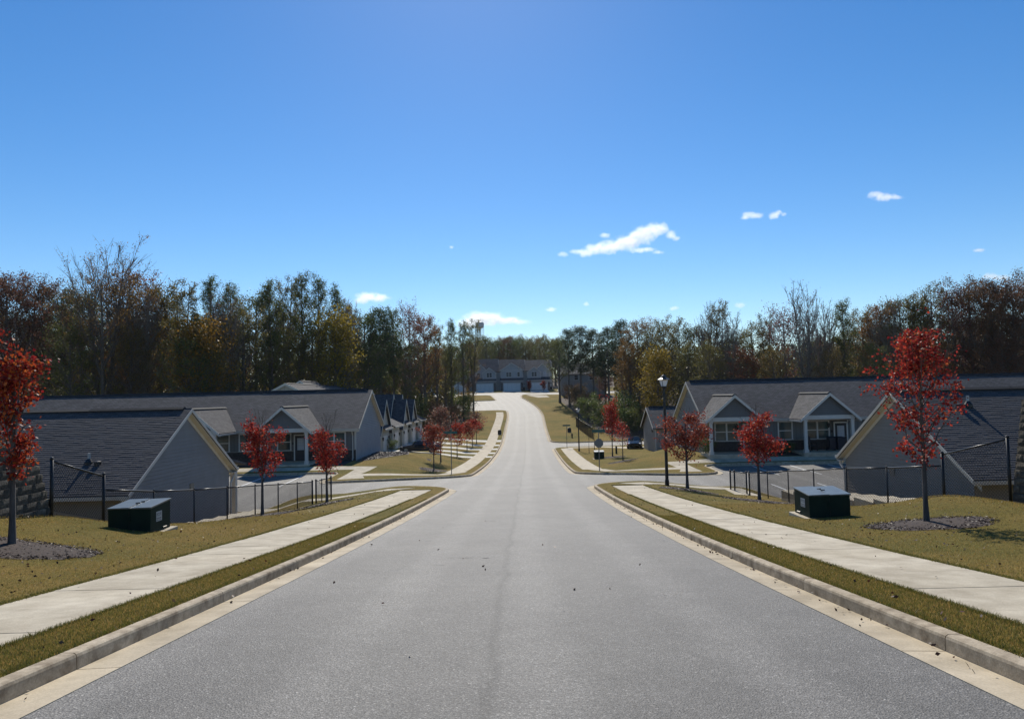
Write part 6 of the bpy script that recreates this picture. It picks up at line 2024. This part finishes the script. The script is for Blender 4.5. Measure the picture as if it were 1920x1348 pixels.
for a in ((-9.1, 13.4, 1.35, 0.95), (8.75, 15.4, 1.25, 1.0), (-9.75, 28.3, 1.2, 1.6), (-8.5, 32.6, 1.2, 1.3), (9.75, 28.9, 1.4, 1.3), (8.2, 34.2, 1.3, 1.2), (-6.5, 58, 1.1, 1.6), (-6.7, 66.3, 1.3, 1.6), (9.45, 63, 1.3, 1.4), (10.0, 73.8, 1.3, 1.6), (-6.3, 79.8, 0.9, 1.2)):
    mulch_ring('', *a)
n = 9000
t_ = rng.uniform(0, 1, n); s_ = rng.uniform(0, 1, n)
gx = -13.0 + 3.2 * t_; gy = 59.0 + 15 * s_
P2 = np.stack([gx, gy], 1)
P2 = P2[in_poly(P2, REG[[i for i, r in enumerate(REG) if r[0] == 'mulch'][0]][1])]
C = np.column_stack([P2, 0.15 + rng.uniform(0.0, 0.06, len(P2))])
scatter('gravel', 'stones', C, 0.09, 0.8, 0.6)

def blades(name, mat, C, hmin, hmax, w, lean_):
    n = len(C)
    z = Bh(C[:, 0], C[:, 1]) + 0.125
    a = rng.uniform(0, 2 * np.pi, n)
    hgt = rng.uniform(hmin, hmax, n)
    dx, dy = np.cos(a) * w, np.sin(a) * w
    lx = rng.normal(0, lean_, n); ly = rng.normal(0, lean_, n)
    V = np.stack([np.stack([C[:, 0] - dx, C[:, 1] - dy, z], 1), np.stack([C[:, 0] + dx, C[:, 1] + dy, z], 1), np.stack([C[:, 0] + lx, C[:, 1] + ly, z + hgt], 1)], 1).reshape(-1, 3)
    return stuff(mesh_np(name, V, np.arange(3 * n).reshape(-1, 3), mat))
def field(n, u0, u1, y0, y1, sgn, p=1.5):
    y = y0 + (y1 - y0) * rng.uniform(0, 1, n) ** p
    u = rng.uniform(u0, u1, n)
    return np.stack([f_XC(y) + sgn * u, y], 1)
for sgn in (-1, 1):
    blades('grass', 'blade', field(34000, 3.84, 4.53, 3.2, 20, sgn, 1.6), 0.015, 0.045, 0.0035, 0.014)
    blades('grass', 'blade_edge', field(34000, 3.84, 4.53, 3.2, 20, sgn, 1.6), 0.015, 0.042, 0.0035, 0.014)
    blades('grass', 'blade', field(80000, 6.07, 11.2 if sgn < 0 else 12.6, 6.5, 24, sgn, 1.2), 0.012, 0.04, 0.0045, 0.016)
    blades('grass', 'blade_edge', field(14000, 6.07, 11.2 if sgn < 0 else 12.6, 6.5, 24, sgn, 1.2), 0.012, 0.038, 0.0045, 0.016)
    # ragged green fringe where the turf meets the concrete
    E = np.concatenate([field(14000, 4.47, 4.56, 3.2, 30, sgn, 1.5), field(9000, 3.82, 3.9, 3.2, 30, sgn, 1.5), field(14000, 6.03, 6.16, 5, 36, sgn, 1.3)])
    blades('grass', 'blade_edge', E, 0.02, 0.055, 0.004, 0.022)

parts_ = []
def lv(n, u0, u1, y0, y1, sgn, off, p=1.0):
    c = field(n, u0, u1, y0, y1, sgn, p)
    parts_.append(np.column_stack([c, np.full(n, off) + rng.uniform(0, 0.02, n)]))
for sgn in (-1, 1):
    lv(1000, 6.3, 11.0, 7, 38, sgn, 0.155)
    lv(90, 3.9, 4.5, 4, 34, sgn, 0.16)
    lv(26, 4.6, 6.0, 6, 36, sgn, 0.155)
    lv(150 if sgn > 0 else 60, 3.50, 3.66, 4.5, 36, sgn, 0.012, 0.9)
    lv(14, 3.3, 3.7, 4.5, 36, sgn, 0.01)
    lv(12, 0.2, 3.2, 7, 34, sgn, 0.012)
for mx, my in ((-9.3, 13.2), (8.8, 15.0), (-9.7, 27.6), (-8.5, 32.0), (9.8, 28.4), (8.2, 33.6)):
    k_ = 90
    parts_.append(np.column_stack([mx + rng.normal(0, 1.3, k_), my - 0.4 + rng.normal(0, 1.2, k_), np.full(k_, 0.165) + rng.uniform(0, 0.02, k_)]))
scatter('fallen_leaves', 'litter', np.concatenate(parts_), 0.05, 0.65, 0.55)
tw = np.array([(-0.55, 12.0, 0.012), (-0.5, 11.6, 0.014), (0.75, 9.6, 0.012), (0.77, 14.5, 0.012), (-1.55, 14.5, 0.012), (-0.95, 6.4, 0.012)])
scatter('fallen_leaves', 'litter', tw, 0.075, 0.5, 0.3)

# ------------------------------------------------------------------ clouds: puffs of scattering vapour far beyond the trees
def m_vapour():
    m = bpy.data.materials.new('cloud_vapour_volume'); m.use_nodes = True
    nt = m.node_tree; nt.nodes.clear()
    out = nt.nodes.new('ShaderNodeOutputMaterial')
    pv = nt.nodes.new('ShaderNodeVolumePrincipled')
    pv.inputs['Color'].default_value = (1, 1, 1, 1)
    pv.inputs['Anisotropy'].default_value = 0.55
    tc = nt.nodes.new('ShaderNodeTexCoord'); ge = nt.nodes.new('ShaderNodeNewGeometry')
    ln = nt.nodes.new('ShaderNodeVectorMath'); ln.operation = 'LENGTH'
    L(nt, tc.outputs['Object'], ln.inputs[0])
    fall = nt.nodes.new('ShaderNodeMapRange'); fall.inputs[1].default_value = 0.0; fall.inputs[2].default_value = 1.0; fall.inputs[3].default_value = 0.42; fall.inputs[4].default_value = -0.42
    L(nt, ln.outputs['Value'], fall.inputs[0])
    nz = nt.nodes.new('ShaderNodeTexNoise'); nz.inputs['Scale'].default_value = 0.075; nz.inputs['Detail'].default_value = 6; nz.inputs['Roughness'].default_value = 0.7
    L(nt, ge.outputs['Position'], nz.inputs['Vector'])
    a = nt.nodes.new('ShaderNodeMath'); a.operation = 'ADD'
    L(nt, fall.outputs[0], a.inputs[0]); L(nt, nz.outputs[0], a.inputs[1])
    mr = nt.nodes.new('ShaderNodeMapRange'); mr.inputs[1].default_value = 0.45; mr.inputs[2].default_value = 0.95; mr.inputs[3].default_value = 0.0; mr.inputs[4].default_value = 0.085
    L(nt, a.outputs[0], mr.inputs[0])
    L(nt, mr.outputs[0], pv.inputs['Density'])
    L(nt, pv.outputs[0], out.inputs['Volume'])
    return m
M['vapour'] = m_vapour()
SC.cycles.volume_bounces = 3
SC.cycles.volume_step_rate = 1.0
_bm = bmesh.new(); bmesh.ops.create_icosphere(_bm, subdivisions=2, radius=1.0)
PUFF = bpy.data.meshes.new('puff'); _bm.to_mesh(PUFF); _bm.free(); PUFF.materials.append(M['vapour'])
def cloud(label, blobs, n=0, dist=1500.0, size=3.0, group='small white clouds in the blue sky'):
    """blobs: (px, py, rx, ry, weight) in the photograph, set out at their real size at that distance"""
    pos = []
    for px, py, rx, ry, wt in blobs:
        pos.append(((px - 960) * dist / 1350, dist, (hor(px) - py) * dist / 1350, rx * dist / 1350, ry * dist / 1350))
    c0 = [sum(p[i] for p in pos) / len(pos) for i in range(3)]
    t = thing('cloud', label, 'cloud', c0, 0, group)
    for x, y, z, rx, rz in pos:
        o = bpy.data.objects.new('puff', PUFF); link(o, t)
        o.location = (x - c0[0], y - c0[1] + rnd.uniform(-4, 4), z - c0[2])
        o.scale = (rx * 1.7, (rx + rz) * 0.7, rz * 1.75)
cloud('largest white cloud, long and rising to a rounded head at its right end',
      [(1060, 475, 12, 6, .5), (1085, 470, 14, 6, .7), (1105, 472, 20, 9, 1.5), (1125, 466, 24, 12, 2.2), (1150, 462, 28, 14, 2.6), (1178, 455, 28, 16, 2.8), (1195, 448, 22, 16, 2.6), (1215, 438, 26, 18, 2.8), (1235, 428, 24, 14, 2.4), (1250, 426, 16, 12, 2.0), (1266, 438, 12, 10, 1.0), (1275, 446, 10, 6, .6), (1225, 466, 14, 5, .6), (1243, 471, 14, 5, .6), (1140, 440, 12, 6, .3), (1205, 468, 20, 6, .8)], 30000, size=2.6)
cloud('small ragged white cloud high on the right, left one of a close pair', [(1415, 400, 14, 7, 1.6), (1430, 402, 14, 7, 1.4), (1408, 405, 10, 4, .8)], 2600, size=2.4)
cloud('small ragged white cloud high on the right, right one of a close pair', [(1463, 401, 14, 9, 1.5), (1474, 394, 9, 6, 1.2), (1482, 398, 8, 4, .4)], 2400, size=2.4)
cloud('small flat white cloud highest on the right', [(1655, 362, 18, 8, 1.8), (1675, 366, 24, 8, 1.8), (1695, 367, 16, 4, .8)], 3800, size=2.4)
cloud('white cloud just above the left tree tops', [(690, 556, 26, 10, 1.8), (712, 558, 26, 9, 1.6), (680, 562, 20, 8, 1.2)], 5200)
cloud('long white cloud low behind the water tower', [(895, 598, 30, 16, 1.8), (920, 598, 34, 14, 1.8), (950, 601, 34, 8, 1.2), (975, 604, 22, 6, .7), (880, 606, 26, 14, 1.3)], 9000)
cloud('tiny thin wisp of cloud left of centre low in the sky', [(1036, 581, 12, 5, .6)], 320, size=2.2)
cloud('tiny round cloud puff low in the sky near the road', [(1102, 569, 7, 5, 1.2)], 360, size=2.2)
cloud('tiny faint cloud puff above the tall street lamp', [(1268, 578, 10, 5, .9)], 420, size=2.2)
cloud('small faint cloud between two bare tree tops on the right', [(1392, 572, 14, 6, 1.0)], 600, size=2.2)
cloud('tiny cloud fleck at the far right', [(1849, 467, 12, 4, .7)], 320, size=2.2)
cloud('low white cloud touching the trees at the right edge', [(1868, 517, 20, 7, 1.2), (1890, 520, 16, 6, .8)], 1600, size=2.4)
cloud('tiny cloud fleck alone high above the left woods', [(850, 461, 5, 4, .6)], 140, size=2.0)

# ------------------------------------------------------------------ thin autumn haze
def haze(density):
    m = bpy.data.materials.new('haze'); m.use_nodes = True
    nt = m.node_tree; nt.nodes.clear()
    out = nt.nodes.new('ShaderNodeOutputMaterial')
    pv = nt.nodes.new('ShaderNodeVolumePrincipled')
    pv.inputs['Color'].default_value = (0.93, 0.96, 1.0, 1)
    pv.inputs['Density'].default_value = density
    pv.inputs['Anisotropy'].default_value = 0.2
    L(nt, pv.outputs[0], out.inputs['Volume'])
    o = MB().box(-1650, 1650, -40, 1700, -10.5, 68).build('haze', m)
    stuff(o)
    return o
haze(0.00006)
